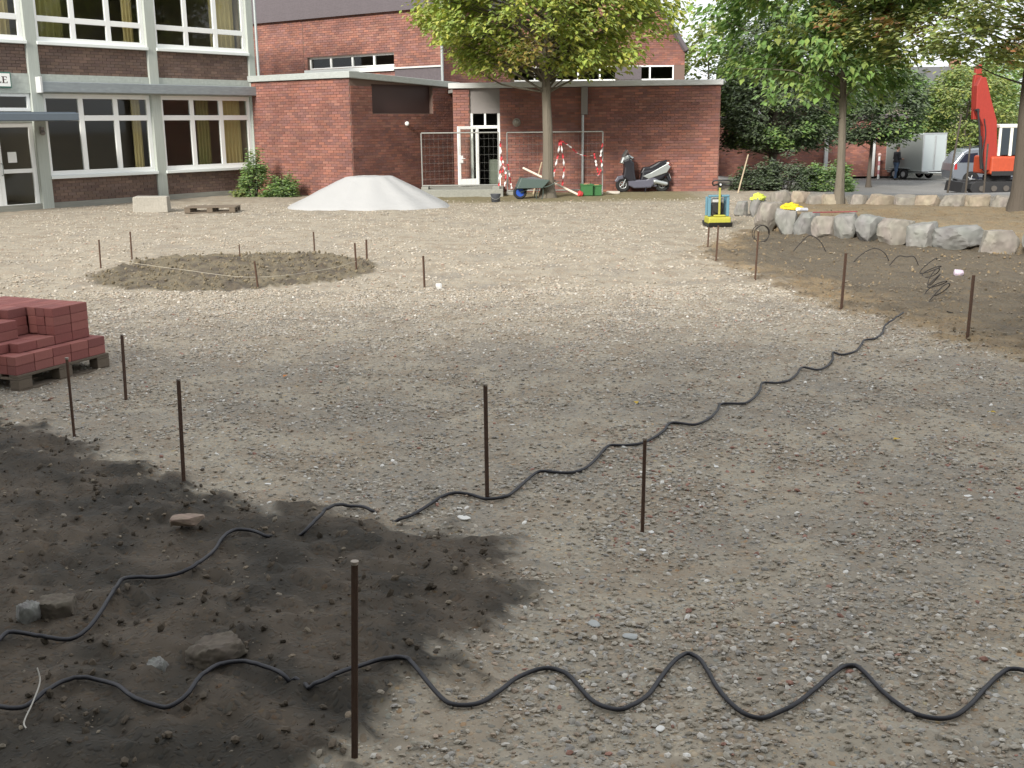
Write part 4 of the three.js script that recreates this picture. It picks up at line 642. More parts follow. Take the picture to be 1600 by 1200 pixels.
// striped tape: ribbons of alternating red and white lengths
function tape(label, strands) {
  const pos = [], col = [], idx = [];
  for (const pts of strands) {
    const c = new THREE.CatmullRomCurve3(pts.map(p => V(...p))), n = pts.length * 10, L = c.getLength(); let b = pos.length / 3;
    for (let i = 0; i <= n; i++) { const P = c.getPointAt(i / n), tw = Math.sin(i * 0.55 + pts[0][0] * 7) * 1.2, dx = Math.cos(tw) * 0.03, dz = Math.sin(tw) * 0.03, red = Math.floor(i / n * L / 0.2) % 2 === 0, k = red ? [0.5, 0.03, 0.04] : [0.75, 0.74, 0.72]; pos.push(P.x - dx, P.y, P.z - dz, P.x + dx, P.y + 0.01, P.z + dz); col.push(...k, ...k); if (i < n) { const q = b + i * 2; idx.push(q, q + 1, q + 2, q + 1, q + 3, q + 2); } }
  }
  const g = new THREE.BufferGeometry(); g.setAttribute('position', new THREE.Float32BufferAttribute(pos, 3)); g.setAttribute('color', new THREE.Float32BufferAttribute(col, 3)); g.setIndex(idx); g.computeVertexNormals();
  solo('barrier_tape', g, new THREE.MeshStandardMaterial({ vertexColors: true, roughness: 0.5, side: THREE.DoubleSide }), label, 'barrier tape', 'red and white barrier tape');
}
tape('red and white tape knotted on the fence post beside the open door', [[[-0.28, 1.6, -34.02], [-0.26, 1.1, -34.0], [-0.3, 0.6, -33.98], [-0.34, 0.22, -33.95]], [[-0.22, 1.0, -34.0], [-0.12, 0.6, -33.95], [-0.16, 0.24, -33.92]], [[-0.06, 0.9, -34.25], [0.0, 0.5, -34.2], [0.06, 0.15, -34.2]], [[-0.28, 1.2, -34.02], [-0.18, 0.85, -33.98], [-0.3, 0.45, -33.98]]]);
tape('red and white tape hanging in an upside-down V right of the trunk', [[[1.55, 1.62, -34.2], [1.5, 1.2, -34.18], [1.4, 0.75, -34.16], [1.28, 0.2, -34.12]], [[1.57, 1.62, -34.2], [1.63, 1.2, -34.18], [1.68, 0.8, -34.16], [1.62, 0.2, -34.12]], [[1.6, 1.58, -34.22], [1.85, 1.42, -34.2], [2.1, 1.2, -34.2], [2.4, 1.12, -34.2], [2.65, 1.15, -34.2]]]);
tape('red and white tape wound round the fence post near the green bins', [[[2.86, 1.5, -34.12], [2.8, 1.1, -34.1], [2.84, 0.8, -34.1], [2.72, 0.5, -34.08]], [[2.6, 1.2, -34.14], [2.66, 0.9, -34.12], [2.72, 0.62, -34.1]]]);
{ // plank with red end leaning on the fence
  const T = thing('leaning_pole', 'long white pole with red end leaning against the fence behind the trunk', 'pole', [0, 0, 0]);
  const y = hgt(2.1, -32.9); part('shaft', bar([2.05, y + 0.05, -32.95], [0.42, 0.78, -34.2], 0.035, 0.035, 8), std(0.66, 0.58, 0.48, 0.7), T); part('red_end', new THREE.CylinderGeometry(0.085, 0.085, 0.09, 14).rotateZ(1.2).rotateY(0.6).translate(2.1, y + 0.08, -32.92), std(0.5, 0.05, 0.05, 0.5), T);
}
{ const T = thing('short_batten', 'short pale batten leaning upright behind the wheelbarrow', 'batten', [0, 0, 0]); part('shaft', bar([0.72, hgt(0.7, -34), -34.1], [1.0, 0.95, -34.25], 0.025, 0.025, 6), woodPale, T); }
{ // wheelbarrow, wheel to the left
  const T = thing('wheelbarrow', 'dark green wheelbarrow with blue wheel hub beside the young tree', 'wheelbarrow', [0.1, hgt(0.5, -32.2), -32.25], 0.1), steel = std(0.05, 0.07, 0.06, 0.5);
  const w = part('wheel', new THREE.TorusGeometry(0.155, 0.045, 10, 24).translate(0.2, 0.2, 0), std(0.02, 0.02, 0.02, 0.9), T); part('rim', new THREE.CylinderGeometry(0.12, 0.12, 0.06, 18).rotateX(1.5708).translate(0.2, 0.2, 0), std(0.02, 0.08, 0.4, 0.4), w);
  const tr = prof([[0.1, 0.34], [0.22, 0.6], [1.02, 0.54], [0.82, 0.34]], 0.56, 0.02); part('tray', tr, std(0.07, 0.1, 0.09, 0.5), T); part('load', prof([[0.28, 0.59], [0.6, 0.63], [0.92, 0.56]], 0.48, 0.01), std(0.12, 0.12, 0.13, 0.9), T);
  for (const z of [-0.2, 0.2]) { part('handle', tube([[0.2, 0.2, z * 0.4], [0.5, 0.32, z], [0.95, 0.36, z * 1.2], [1.3, 0.52, z * 1.3]], 0.016, 20, 7), steel, T); part('leg', tube([[0.72, 0.34, z], [0.66, 0.02, z], [0.82, 0.02, z], [0.86, 0.36, z]], 0.014, 18, 6), steel, T); }
}
for (const [x, z, w, h, label] of [[2.3, -33.1, 0.35, 0.34, 'larger green plastic crate beside the red pole end'], [2.62, -33.25, 0.26, 0.32, 'narrow green plastic crate next to the fence foot']]) {
  const T = thing('plastic_crate', label, 'crate', [x, hgt(x, z), z], 0.05, 'green crates by the fence'), gm = std(0.035, 0.13, 0.04, 0.5);
  part('front', rb(-w / 2, w / 2, 0.01, h, 0.13, 0.15, 0.006, 1), gm, T); part('back', rb(-w / 2, w / 2, 0.01, h, -0.15, -0.13, 0.006, 1), gm, T); part('side', rb(-w / 2, -w / 2 + 0.02, 0.012, h - 0.002, -0.129, 0.129, 0.006, 1), gm, T); part('side', rb(w / 2 - 0.02, w / 2, 0.012, h - 0.002, -0.129, 0.129, 0.006, 1), gm, T); part('base', bx(-w / 2 + 0.021, w / 2 - 0.021, 0.012, 0.03, -0.128, 0.128), gm, T); part('rim', merge([rb(-w / 2 - 0.012, w / 2 + 0.012, h - 0.04, h + 0.004, 0.152, 0.165, 0.005, 1), rb(-w / 2 - 0.012, w / 2 + 0.012, h - 0.04, h + 0.004, -0.165, -0.152, 0.005, 1)]), gm, T);
  part('rubbish', rockGeo(w * 0.6, 0.14, 0.18, 500 + (x * 10 | 0)).translate(0, h - 0.12, 0), std(0.4, 0.2, 0.1, 0.8), T);
}
{ const T = thing('bucket', 'dark grey builder\'s bucket in front of the landing', 'bucket', [-0.4, hgt(-0.4, -30.8), -30.8]); part('body', new THREE.LatheGeometry([[0.001, 0.0], [0.115, 0], [0.14, 0.21], [0.148, 0.212], [0.148, 0.225], [0.13, 0.225], [0.106, 0.01], [0.001, 0.01]].map(p => new THREE.Vector2(...p)), 24), std(0.06, 0.065, 0.075, 0.55, { side: THREE.DoubleSide }), T); part('handle', tube([[-0.145, 0.2, 0], [-0.1, 0.12, 0.13], [0, 0.08, 0.165], [0.1, 0.12, 0.13], [0.145, 0.2, 0]], 0.005, 20, 6), galv, T); }
{ const T = thing('broken_slab', 'pale broken slab piece on the ground by the scooter', 'slab', [3.15, hgt(3.1, -33.6), -33.6]); part('piece', rockGeo(0.42, 0.1, 0.2, 511), std(0.5, 0.46, 0.4, 0.9), T); }

// ---------------------------------------------------------------- scooter, nose to the left
{
  const T = thing('motor_scooter', 'black and silver motor scooter parked against the annex wall', 'scooter', [3.3, hgt(4, -34.75), -34.75], 0.03);
  const black = std(0.018, 0.018, 0.024, 0.35), silver = std(0.42, 0.45, 0.45, 0.3, { metalness: 0.5 }), tyre = std(0.015, 0.015, 0.015, 0.9), grey = std(0.1, 0.1, 0.13, 0.4);
  for (const [x, n] of [[0.26, 'front'], [1.5, 'rear']]) { const w = part('wheel', new THREE.TorusGeometry(0.175, 0.058, 12, 28).translate(x, 0.233, 0), tyre, T); part('rim', merge([new THREE.TorusGeometry(0.115, 0.018, 8, 22), new THREE.CylinderGeometry(0.04, 0.04, 0.1, 12).rotateX(1.57), ...[0, 1, 2, 3, 4].map(k => bar([0, 0, 0], [0.11 * Math.cos(k * 1.257), 0.11 * Math.sin(k * 1.257), 0], 0.014))].map(g => moved(g, x, 0.233, 0))), silver, w); }
  part('front_mudguard', prof([[0.02, 0.36], [0.1, 0.48], [0.28, 0.52], [0.44, 0.44], [0.4, 0.4], [0.28, 0.45], [0.14, 0.42], [0.06, 0.34]], 0.15, 0.02), grey, T);
  part('fork', merge([bar([0.26, 0.233, 0.075], [0.42, 0.62, 0.075], 0.018), bar([0.26, 0.233, -0.075], [0.42, 0.62, -0.075], 0.018)]), silver, T);
  part('leg_shield', prof([[0.3, 0.5], [0.34, 0.78], [0.3, 0.95], [0.42, 1.0], [0.54, 0.9], [0.56, 0.6], [0.6, 0.4], [0.46, 0.38]], 0.38, 0.05), black, T);
  part('floorboard', prof([[0.44, 0.4], [0.62, 0.34], [0.98, 0.36], [1.15, 0.45], [1.3, 0.38], [1.1, 0.18], [0.6, 0.17], [0.46, 0.24]], 0.36, 0.04), grey, T);
  part('under_seat', prof([[0.86, 0.42], [0.9, 0.62], [1.2, 0.66], [1.55, 0.74], [1.62, 0.6], [1.45, 0.45], [1.2, 0.36]], 0.32, 0.05), black, T);
  part('side_fairing', merge([0.17, -0.17].map(z => prof([[0.88, 0.5], [1.1, 0.58], [1.36, 0.72], [1.62, 0.86], [1.7, 0.78], [1.6, 0.62], [1.3, 0.52], [1.05, 0.44]], 0.05, 0.02).translate(0, 0, z))), silver, T);
  part('seat', prof([[0.86, 0.62], [0.92, 0.73], [1.1, 0.74], [1.22, 0.8], [1.4, 0.9], [1.58, 0.92], [1.62, 0.85], [1.3, 0.7], [1.05, 0.63]], 0.28, 0.05), black, T);
  part('grab_rail', tube([[1.36, 0.88, 0.13], [1.6, 0.97, 0.12], [1.72, 0.96, 0], [1.6, 0.97, -0.12], [1.36, 0.88, -0.13]], 0.014, 24, 6), black, T);
  part('tail_light', rb(1.62, 1.73, 0.72, 0.87, -0.1, 0.1, 0.03, 2), std(0.5, 0.02, 0.03, 0.3), T); part('tail_reflector', rb(1.6, 1.68, 0.86, 0.92, -0.09, 0.2, 0.02, 2), M.white, T);
  part('rear_mudguard', prof([[1.56, 0.62], [1.68, 0.55], [1.77, 0.36], [1.72, 0.34], [1.62, 0.5], [1.52, 0.56]], 0.14, 0.015), black, T); part('number_plate', bx(-0.002, 0.002, 0, 0.15, -0.09, 0.09).rotateZ(0.35).translate(1.76, 0.42, 0), M.white, T);
  part('muffler', merge([new THREE.CapsuleGeometry(0.06, 0.36, 6, 14).rotateZ(1.35).translate(1.42, 0.3, 0.17), bar([1.2, 0.24, 0.1], [1.28, 0.28, 0.17], 0.022)]), silver, T); part('engine', rb(1.02, 1.34, 0.16, 0.4, -0.12, 0.1, 0.04, 2), grey, T);
  part('handlebar', merge([tube([[0.5, 1.03, -0.34], [0.46, 1.06, -0.15], [0.43, 1.02, 0], [0.46, 1.06, 0.15], [0.5, 1.03, 0.34]], 0.016, 24, 7), bar([0.51, 1.03, 0.3], [0.53, 1.02, 0.4], 0.024), bar([0.51, 1.03, -0.3], [0.53, 1.02, -0.4], 0.024)]), black, T);
  part('headlight_cowl', prof([[0.22, 0.94], [0.26, 1.05], [0.42, 1.12], [0.52, 1.06], [0.46, 0.96], [0.34, 0.9]], 0.26, 0.05), silver, T); const hl = part('headlight', new THREE.SphereGeometry(0.075, 14, 10).scale(0.5, 0.8, 1.2).translate(0.235, 1.0, 0), M.white, T);
  part('windscreen', (() => { const g = new THREE.CylinderGeometry(0.2, 0.24, 0.24, 16, 1, true, -0.9, 1.8); g.rotateY(-1.5708); g.rotateZ(-0.4); g.translate(0.47, 1.14, 0); return g; })(), new THREE.MeshPhysicalMaterial({ color: lin(0.35, 0.36, 0.36), transmission: 0.7, roughness: 0.1, thickness: 0, side: THREE.DoubleSide }), T);
  for (const z of [-0.28, 0.28]) { const mm = part('mirror', rb(0.36, 0.39, 1.15, 1.24, z - 0.07, z + 0.07, 0.012, 2), black, T); part('mirror_stalk', bar([0.47, 1.05, z * 0.7], [0.38, 1.18, z], 0.008), black, mm); }
  part('side_stand', bar([0.98, 0.2, 0.15], [0.92, 0.01, 0.27], 0.014), black, T);
}

// ---------------------------------------------------------------- plate compactor
{
  const T = thing('plate_compactor', 'yellow plate compactor with light blue guard frame', 'compactor', [4.27, hgt(4.27, -22.6), -22.6], 0.05), yel = std(0.5, 0.48, 0.06, 0.6, { map: streakMap }), blue = std(0.13, 0.28, 0.36, 0.6, { map: streakMap }), blk = std(0.02, 0.02, 0.02, 0.6);
  part('base_plate', prof([[-0.34, 0.1], [-0.28, 0.02], [0.28, 0.02], [0.34, 0.1], [0.3, 0.1], [0.26, 0.06], [-0.26, 0.06], [-0.3, 0.1]], 0.48, 0.005).rotateY(1.5708), blk, T);
  part('exciter_housing', rb(-0.23, 0.23, 0.065, 0.21, -0.2, 0.24, 0.03, 2), yel, T); part('belt_guard', rb(-0.12, 0.12, 0.211, 0.25, 0.12, 0.235, 0.02, 1), yel, T);
  for (const x of [-0.19, 0.19]) part('guard_post', rb(x - 0.03, x + 0.03, 0.212, 0.6, 0.05, 0.11, 0.015, 1), blue, T);
  part('guard_bar', rb(-0.22, 0.22, 0.602, 0.65, 0.04, 0.12, 0.02, 1), blue, T); for (const x of [-0.19, 0.19]) part('guard_post', rb(x - 0.025, x + 0.025, 0.212, 0.6, -0.2, -0.15, 0.015, 1), blue, T);
  const en = part('engine', merge([rb(-0.13, 0.13, 0.22, 0.48, -0.14, 0.04, 0.03, 2), new THREE.CylinderGeometry(0.1, 0.1, 0.06, 18).rotateX(1.57).translate(-0.02, 0.38, 0.06)]), blk, T); part('fuel_tank', rb(-0.12, 0.12, 0.482, 0.585, -0.12, 0.03, 0.03, 2), std(0.5, 0.5, 0.48, 0.5), en);
  part('handle_column', rb(-0.021, 0.021, 0.25, 0.8, 0.13, 0.17, 0.01, 1), std(0.36, 0.34, 0.06, 0.6), T); part('handle_loop', tube([[0, 0.8, 0.155], [-0.05, 0.86, 0.2], [-0.17, 0.86, 0.26], [-0.18, 0.93, 0.3], [0, 0.95, 0.33], [0.18, 0.93, 0.3], [0.17, 0.86, 0.26], [0.05, 0.86, 0.2], [0, 0.8, 0.155]], 0.016, 50, 7), blk, T); part('knob', new THREE.SphereGeometry(0.026, 12, 8).translate(0, 0.86, 0.2), M.white, T);
}
solo('wooden_stick', bar([6.95, hgt(6.95, -33.6) - 0.02, -33.6], [7.5, 1.08, -34.9], 0.025, 0.022, 7), woodPale, 'wooden pole leaning into the hedge beside the compactor', 'pole');

// ---------------------------------------------------------------- things left on the boulders
function cloth(name, mat, label, category, x, y, z, w, h, d, seed) {
  const g0 = new THREE.SphereGeometry(1, 40, 24), p = g0.attributes.position; for (let i = 0; i < p.count; i++) { const v = V(p.getX(i), p.getY(i), p.getZ(i)), n = 1 + 0.28 * noise3(v.x * 1.8 + seed, v.y * 1.8, v.z * 1.8) + 0.14 * Math.abs(noise3(v.x * 5, v.y * 5 + seed, v.z * 5)); p.setXYZ(i, v.x * n * w / 2, (v.y > 0 ? v.y * n : v.y * 0.4) * h, v.z * n * d / 2); } g0.computeVertexNormals();
  const m = solo(name, g0, mat, label, category); m.position.set(x, y, z); m.rotation.y = seed; return m;
}
cloth('work_jacket', std(0.62, 0.46, 0.02, 0.85), 'bright yellow work jacket lying on the front boulders', 'jacket', 5.36, 0.47, -20.95, 0.42, 0.1, 0.3, 0.3);
cloth('safety_vest', std(0.55, 0.62, 0.08, 0.8), 'lime safety vest draped over the pale upright boulder', 'vest', 5.58, 0.4, -24.72, 0.34, 0.12, 0.26, 0.6);
{ const T = thing('spray_can', 'silver and white can lying below the yellow jacket', 'can', [5.5, 0.46, -20.62], 0.5); part('body', new THREE.CylinderGeometry(0.035, 0.035, 0.2, 16).rotateZ(1.5).translate(0, 0.02, 0), std(0.6, 0.6, 0.65, 0.3, { metalness: 0.3 }), T); part('cap', new THREE.CylinderGeometry(0.03, 0.035, 0.05, 16).rotateZ(1.5).translate(-0.126, 0.03, 0), M.white, T); }
solo('red_rod', bar([5.6, 0.45, -20.3], [6.25, 0.5, -19.75], 0.011), std(0.2, 0.04, 0.045, 0.7), 'thin dark red metal rod lying on the front boulders', 'rod');

// ---------------------------------------------------------------- car park: poles, trailer, van, excavator, person
for (const [x, z, h, lx, label] of [[14.3, -36, 2.5, 0.25, 'tall dark leaning pole in front of the trailer'], [15.1, -36.5, 1.6, 0.02, 'shorter thin pole in front of the silver van'], [15.7, -36.5, 1.6, 0.0, 'thin pole beside the excavator arm']]) solo('thin_pole', bar([x, hgt(x, z) - 0.05, z], [x + lx, hgt(x, z) + h, z], 0.035, 0.03, 8), barkDark, label, 'pole', 'thin poles behind the bed');
const tyreM = std(0.015, 0.015, 0.016, 0.9), alu = std(0.5, 0.51, 0.52, 0.35, { metalness: 0.5 });
function wheel(T, x, y, z, r, w, rim = alu) { const g = part('wheel', new THREE.TorusGeometry(r - w * 0.42, w * 0.42, 10, 24).translate(x, y, z), tyreM, T); const sp = [0, 1, 2, 3, 4].map(k => bar([0, 0, 0], [Math.cos(k * 1.2566) * r * 0.62, Math.sin(k * 1.2566) * r * 0.62, 0], 0.03)); part('rim', merge([new THREE.TorusGeometry(r * 0.62, 0.03, 8, 22), new THREE.CylinderGeometry(r * 0.2, r * 0.2, w * 0.7, 14).rotateX(1.57), new THREE.CylinderGeometry(r * 0.6, r * 0.6, w * 0.3, 18).rotateX(1.57), ...sp.map(s => s.translate(0, 0, z > 0 ? w * 0.2 : -w * 0.2))].map(q => moved(q, x, y, z))), rim, g); }
{ // box trailer: local x along its near end, z towards the viewer
  const T = thing('box_trailer', 'grey box trailer with twin wheels in the car park', 'trailer', [21.45, hgt(21.4, -57.6), -57.6], 0.47), side = std(0.24, 0.26, 0.25, 0.5, { metalness: 0.2 }), end = std(0.5, 0.55, 0.55, 0.5, { metalness: 0.2 });
  part('box', rb(0, 1.62, 0.45, 2.38, -2.55, 0, 0.03, 2), end, T); part('side_panel', rb(-0.014, -0.002, 0.5, 2.33, -2.5, -0.05, 0.004, 1), side, T); part('side_panel', rb(1.622, 1.634, 0.5, 2.33, -2.5, -0.05, 0.004, 1), side, T);
  part('corner_trim', merge([bx(-0.02, 0.03, 0.44, 2.4, 0.002, 0.02), bx(1.59, 1.64, 0.44, 2.4, 0.002, 0.02), bx(0.031, 1.589, 2.34, 2.4, 0.002, 0.02), bx(0.031, 1.589, 0.44, 0.5, 0.002, 0.02)]), alu, T); part('door_bar', merge([bar([0.79, 0.55, 0.03], [0.79, 2.28, 0.03], 0.015), bar([0.85, 0.55, 0.03], [0.85, 2.28, 0.03], 0.015)]), alu, T);
  part('chassis', merge([bx(0.1, 0.2, 0.34, 0.449, -2.5, 0.3), bx(1.42, 1.52, 0.34, 0.449, -2.5, 0.3)]), M.zinc, T); part('drawbar', merge([bar([0.15, 0.39, 0.3], [0.8, 0.39, 1.2], 0.04), bar([1.47, 0.39, 0.3], [0.8, 0.39, 1.2], 0.04), bar([0.8, 0.39, 1.2], [0.8, 0.02, 1.1], 0.03)]), M.zinc, T);
  const Wt = new THREE.Group(); for (const z of [-1.1, -1.72]) for (const x of [-0.11, 1.73]) { const g = part('wheel', new THREE.TorusGeometry(0.2, 0.08, 10, 24).rotateY(1.5708).translate(x, 0.28, z), tyreM, T); part('rim', new THREE.CylinderGeometry(0.15, 0.15, 0.1, 18).rotateZ(1.5708).translate(x, 0.28, z), alu, g); }
  part('mudguard', merge([-0.11, 1.73].map(x => bx(x - 0.1, x + 0.1, 0.575, 0.6, -2.05, -0.78))), M.zinc, T);
}
{ // silver people carrier, rear to the left
  const T = thing('parked_van', 'silver people carrier parked behind the red excavator', 'car', [21.1, hgt(23, -53.3), -53.3], -0.08), paint = new THREE.MeshPhysicalMaterial({ color: lin(0.17, 0.19, 0.22), roughness: 0.4, metalness: 0.4, clearcoat: 1, clearcoatRoughness: 0.1 }), dark = std(0.012, 0.014, 0.028, 0.08);
  part('body', prof([[0.05, 0.42], [0, 0.72], [0.04, 1.02], [0.4, 1.52], [0.62, 1.66], [1.4, 1.72], [2.6, 1.69], [3.1, 1.55], [3.75, 1.08], [4.45, 0.92], [4.65, 0.72], [4.66, 0.42], [4.1, 0.3], [0.5, 0.3]], 1.76, 0.07), paint, T);
  for (const s of [-1, 1]) { const z = s * 0.885; const sl = (p) => prof(p, 0.012, 0).translate(0, 0, z);
    part('side_window', sl([[0.22, 1.1], [0.5, 1.5], [1.05, 1.55], [1.05, 1.1]]), dark, T); part('side_window', sl([[1.12, 1.1], [1.12, 1.56], [2.1, 1.56], [2.1, 1.1]]), dark, T); part('side_window', sl([[2.17, 1.1], [2.17, 1.56], [2.75, 1.53], [3.4, 1.12], [3.4, 1.1]]), dark, T); part('tail_light', sl([[0.02, 0.78], [0.05, 1.05], [0.14, 1.05], [0.16, 0.78]]), std(0.35, 0.02, 0.02, 0.2), T); part('wheel_arch', prof(Array.from({ length: 13 }, (_, k) => [0.82 + 0.39 * Math.cos(k * Math.PI / 12), 0.3 + 0.39 * Math.sin(k * Math.PI / 12)]), 0.01, 0).translate(0, 0, z + s * 0.001), tyreM, T); part('wheel_arch', prof(Array.from({ length: 13 }, (_, k) => [3.72 + 0.39 * Math.cos(k * Math.PI / 12), 0.3 + 0.39 * Math.sin(k * Math.PI / 12)]), 0.01, 0).translate(0, 0, z + s * 0.001), tyreM, T); part('door_handle', bx(1.9, 2.05, 0.96, 1.0, z - 0.01, z + 0.02), paint, T); part('sill_trim', bx(0.9, 3.3, 0.34, 0.42, z - 0.01, z + 0.014), dark, T);
    wheel(T, 0.82, 0.33, s * 0.83, 0.33, 0.2); wheel(T, 3.72, 0.33, s * 0.83, 0.33, 0.2); }
  part('roof_rail', merge([-0.65, 0.65].map(z => tube([[0.7, 1.72, z], [0.8, 1.78, z], [2.3, 1.79, z], [2.5, 1.73, z]], 0.018, 20, 6))), dark, T); part('rear_window', bx(-0.012, 0.004, 0, 0.5, -0.7, 0.7).rotateZ(-0.62).translate(0.1, 1.12, 0), dark, T);
}
{ // red excavator
  const T = thing('excavator', 'red orange excavator with raised arm and white cab', 'excavator', [19.95, hgt(20.6, -46.3), -46.3], 0), red = std(0.36, 0.03, 0.016, 0.6, { map: streakMap }), org = std(0.5, 0.075, 0.025, 0.55, { map: streakMap }), blk = std(0.015, 0.015, 0.016, 0.7), cream = std(0.68, 0.67, 0.6, 0.4), gl = std(0.03, 0.04, 0.05, 0.08);
  for (const z of [0.65, -0.75]) { const tr = part('track', prof([[-0.95, 0.18], [-0.85, 0.03], [1.75, 0.03], [1.85, 0.18], [1.8, 0.38], [1.65, 0.46], [-0.75, 0.46], [-0.9, 0.38]], 0.42, 0.02).translate(0, 0, z), blk, T); part('roller', merge([-0.5, 0, 0.5, 1, 1.45].map(x => new THREE.CylinderGeometry(0.12, 0.12, 0.04, 14).rotateX(1.57).translate(x, 0.2, z + 0.23))), std(0.08, 0.07, 0.06, 0.6), tr); }
  part('slew_ring', merge([bx(-0.4, 1.3, 0.3, 0.5, -0.5, 0.4), new THREE.CylinderGeometry(0.55, 0.55, 0.22, 24).translate(0.45, 0.6, 0)]), blk, T);
  part('upper_body', rb(-0.2, 2.0, 0.75, 1.5, -0.95, 0.85, 0.1, 3), org, T); part('engine_cover', rb(0.9, 2.05, 1.5, 1.95, -0.92, 0.5, 0.12, 3), org, T); part('counterweight', rb(1.7, 2.2, 0.8, 1.7, -0.9, 0.8, 0.15, 3), red, T); part('side_lamp', rb(0.98, 1.1, 1.62, 1.72, 0.5, 0.53, 0.01, 1), std(0.7, 0.35, 0.03, 0.3), T); part('lower_trim', bx(-0.15, 1.95, 0.72, 0.9, 0.852, 0.875), blk, T);
  const cab = part('cab', merge([rb(0.05, 0.95, 2.62, 2.78, -0.1, 0.82, 0.05, 2), rb(0.05, 0.15, 1.505, 2.62, 0.72, 0.82, 0.02, 1), rb(0.5, 0.62, 1.505, 2.62, 0.74, 0.82, 0.02, 1), rb(0.85, 0.95, 1.505, 2.62, 0.72, 0.82, 0.02, 1), rb(0.05, 0.15, 1.505, 2.62, -0.1, 0.0, 0.02, 1), rb(0.85, 0.95, 1.505, 2.62, -0.1, 0.0, 0.02, 1)]), cream, T);
  part('side_window', merge([bx(0.15, 0.5, 1.55, 2.62, 0.765, 0.775), bx(0.62, 0.85, 1.55, 2.62, 0.765, 0.775)]), gl, cab); part('front_window', bx(0.09, 0.1, 1.55, 2.62, 0.0, 0.72), M.glass, cab); part('driver_seat', merge([rb(0.4, 0.8, 1.51, 1.75, 0.15, 0.55, 0.05, 2), rb(0.72, 0.84, 1.75, 2.3, 0.15, 0.55, 0.05, 2)]), blk, cab);
  part('boom', prof([[-0.35, 0.95], [-0.56, 2.72], [-0.92, 3.4], [-0.96, 4.3], [-0.84, 4.62], [-0.66, 4.6], [-0.44, 3.9], [-0.08, 2.9], [0.12, 1.0]], 0.34, 0.03).translate(0, 0, 0.55), red, T);
  part('stick', prof([[-0.95, 4.3], [-0.9, 5.05], [-0.72, 5.15], [-0.62, 4.3], [-0.7, 3.0], [-0.86, 3.0]], 0.22, 0.02).translate(0, 0, 0.22), red, T);
  part('hydraulic_cylinder', merge([bar([-0.55, 1.0, 0.78], [-0.72, 2.3, 0.78], 0.07), bar([-0.72, 2.3, 0.78], [-0.9, 3.35, 0.78], 0.04), bar([-0.9, 3.35, 0.6], [-0.9, 3.35, 0.82], 0.06)]), blk, T); part('hose', tube([[-0.45, 0.9, 0.8], [-0.62, 1.5, 0.9], [-0.5, 2.4, 0.78], [-0.6, 3.0, 0.76]], 0.025, 24, 6), blk, T);
  part('blade', prof([[-1.35, 0.06], [-1.28, 0.45], [-1.2, 0.47], [-1.22, 0.04]], 1.8, 0.01), blk, T); part('blade_arm', merge([bx(-1.21, -0.6, 0.2, 0.3, 0.3, 0.42), bx(-1.21, -0.6, 0.2, 0.3, -0.42, -0.3)]), blk, T);
}
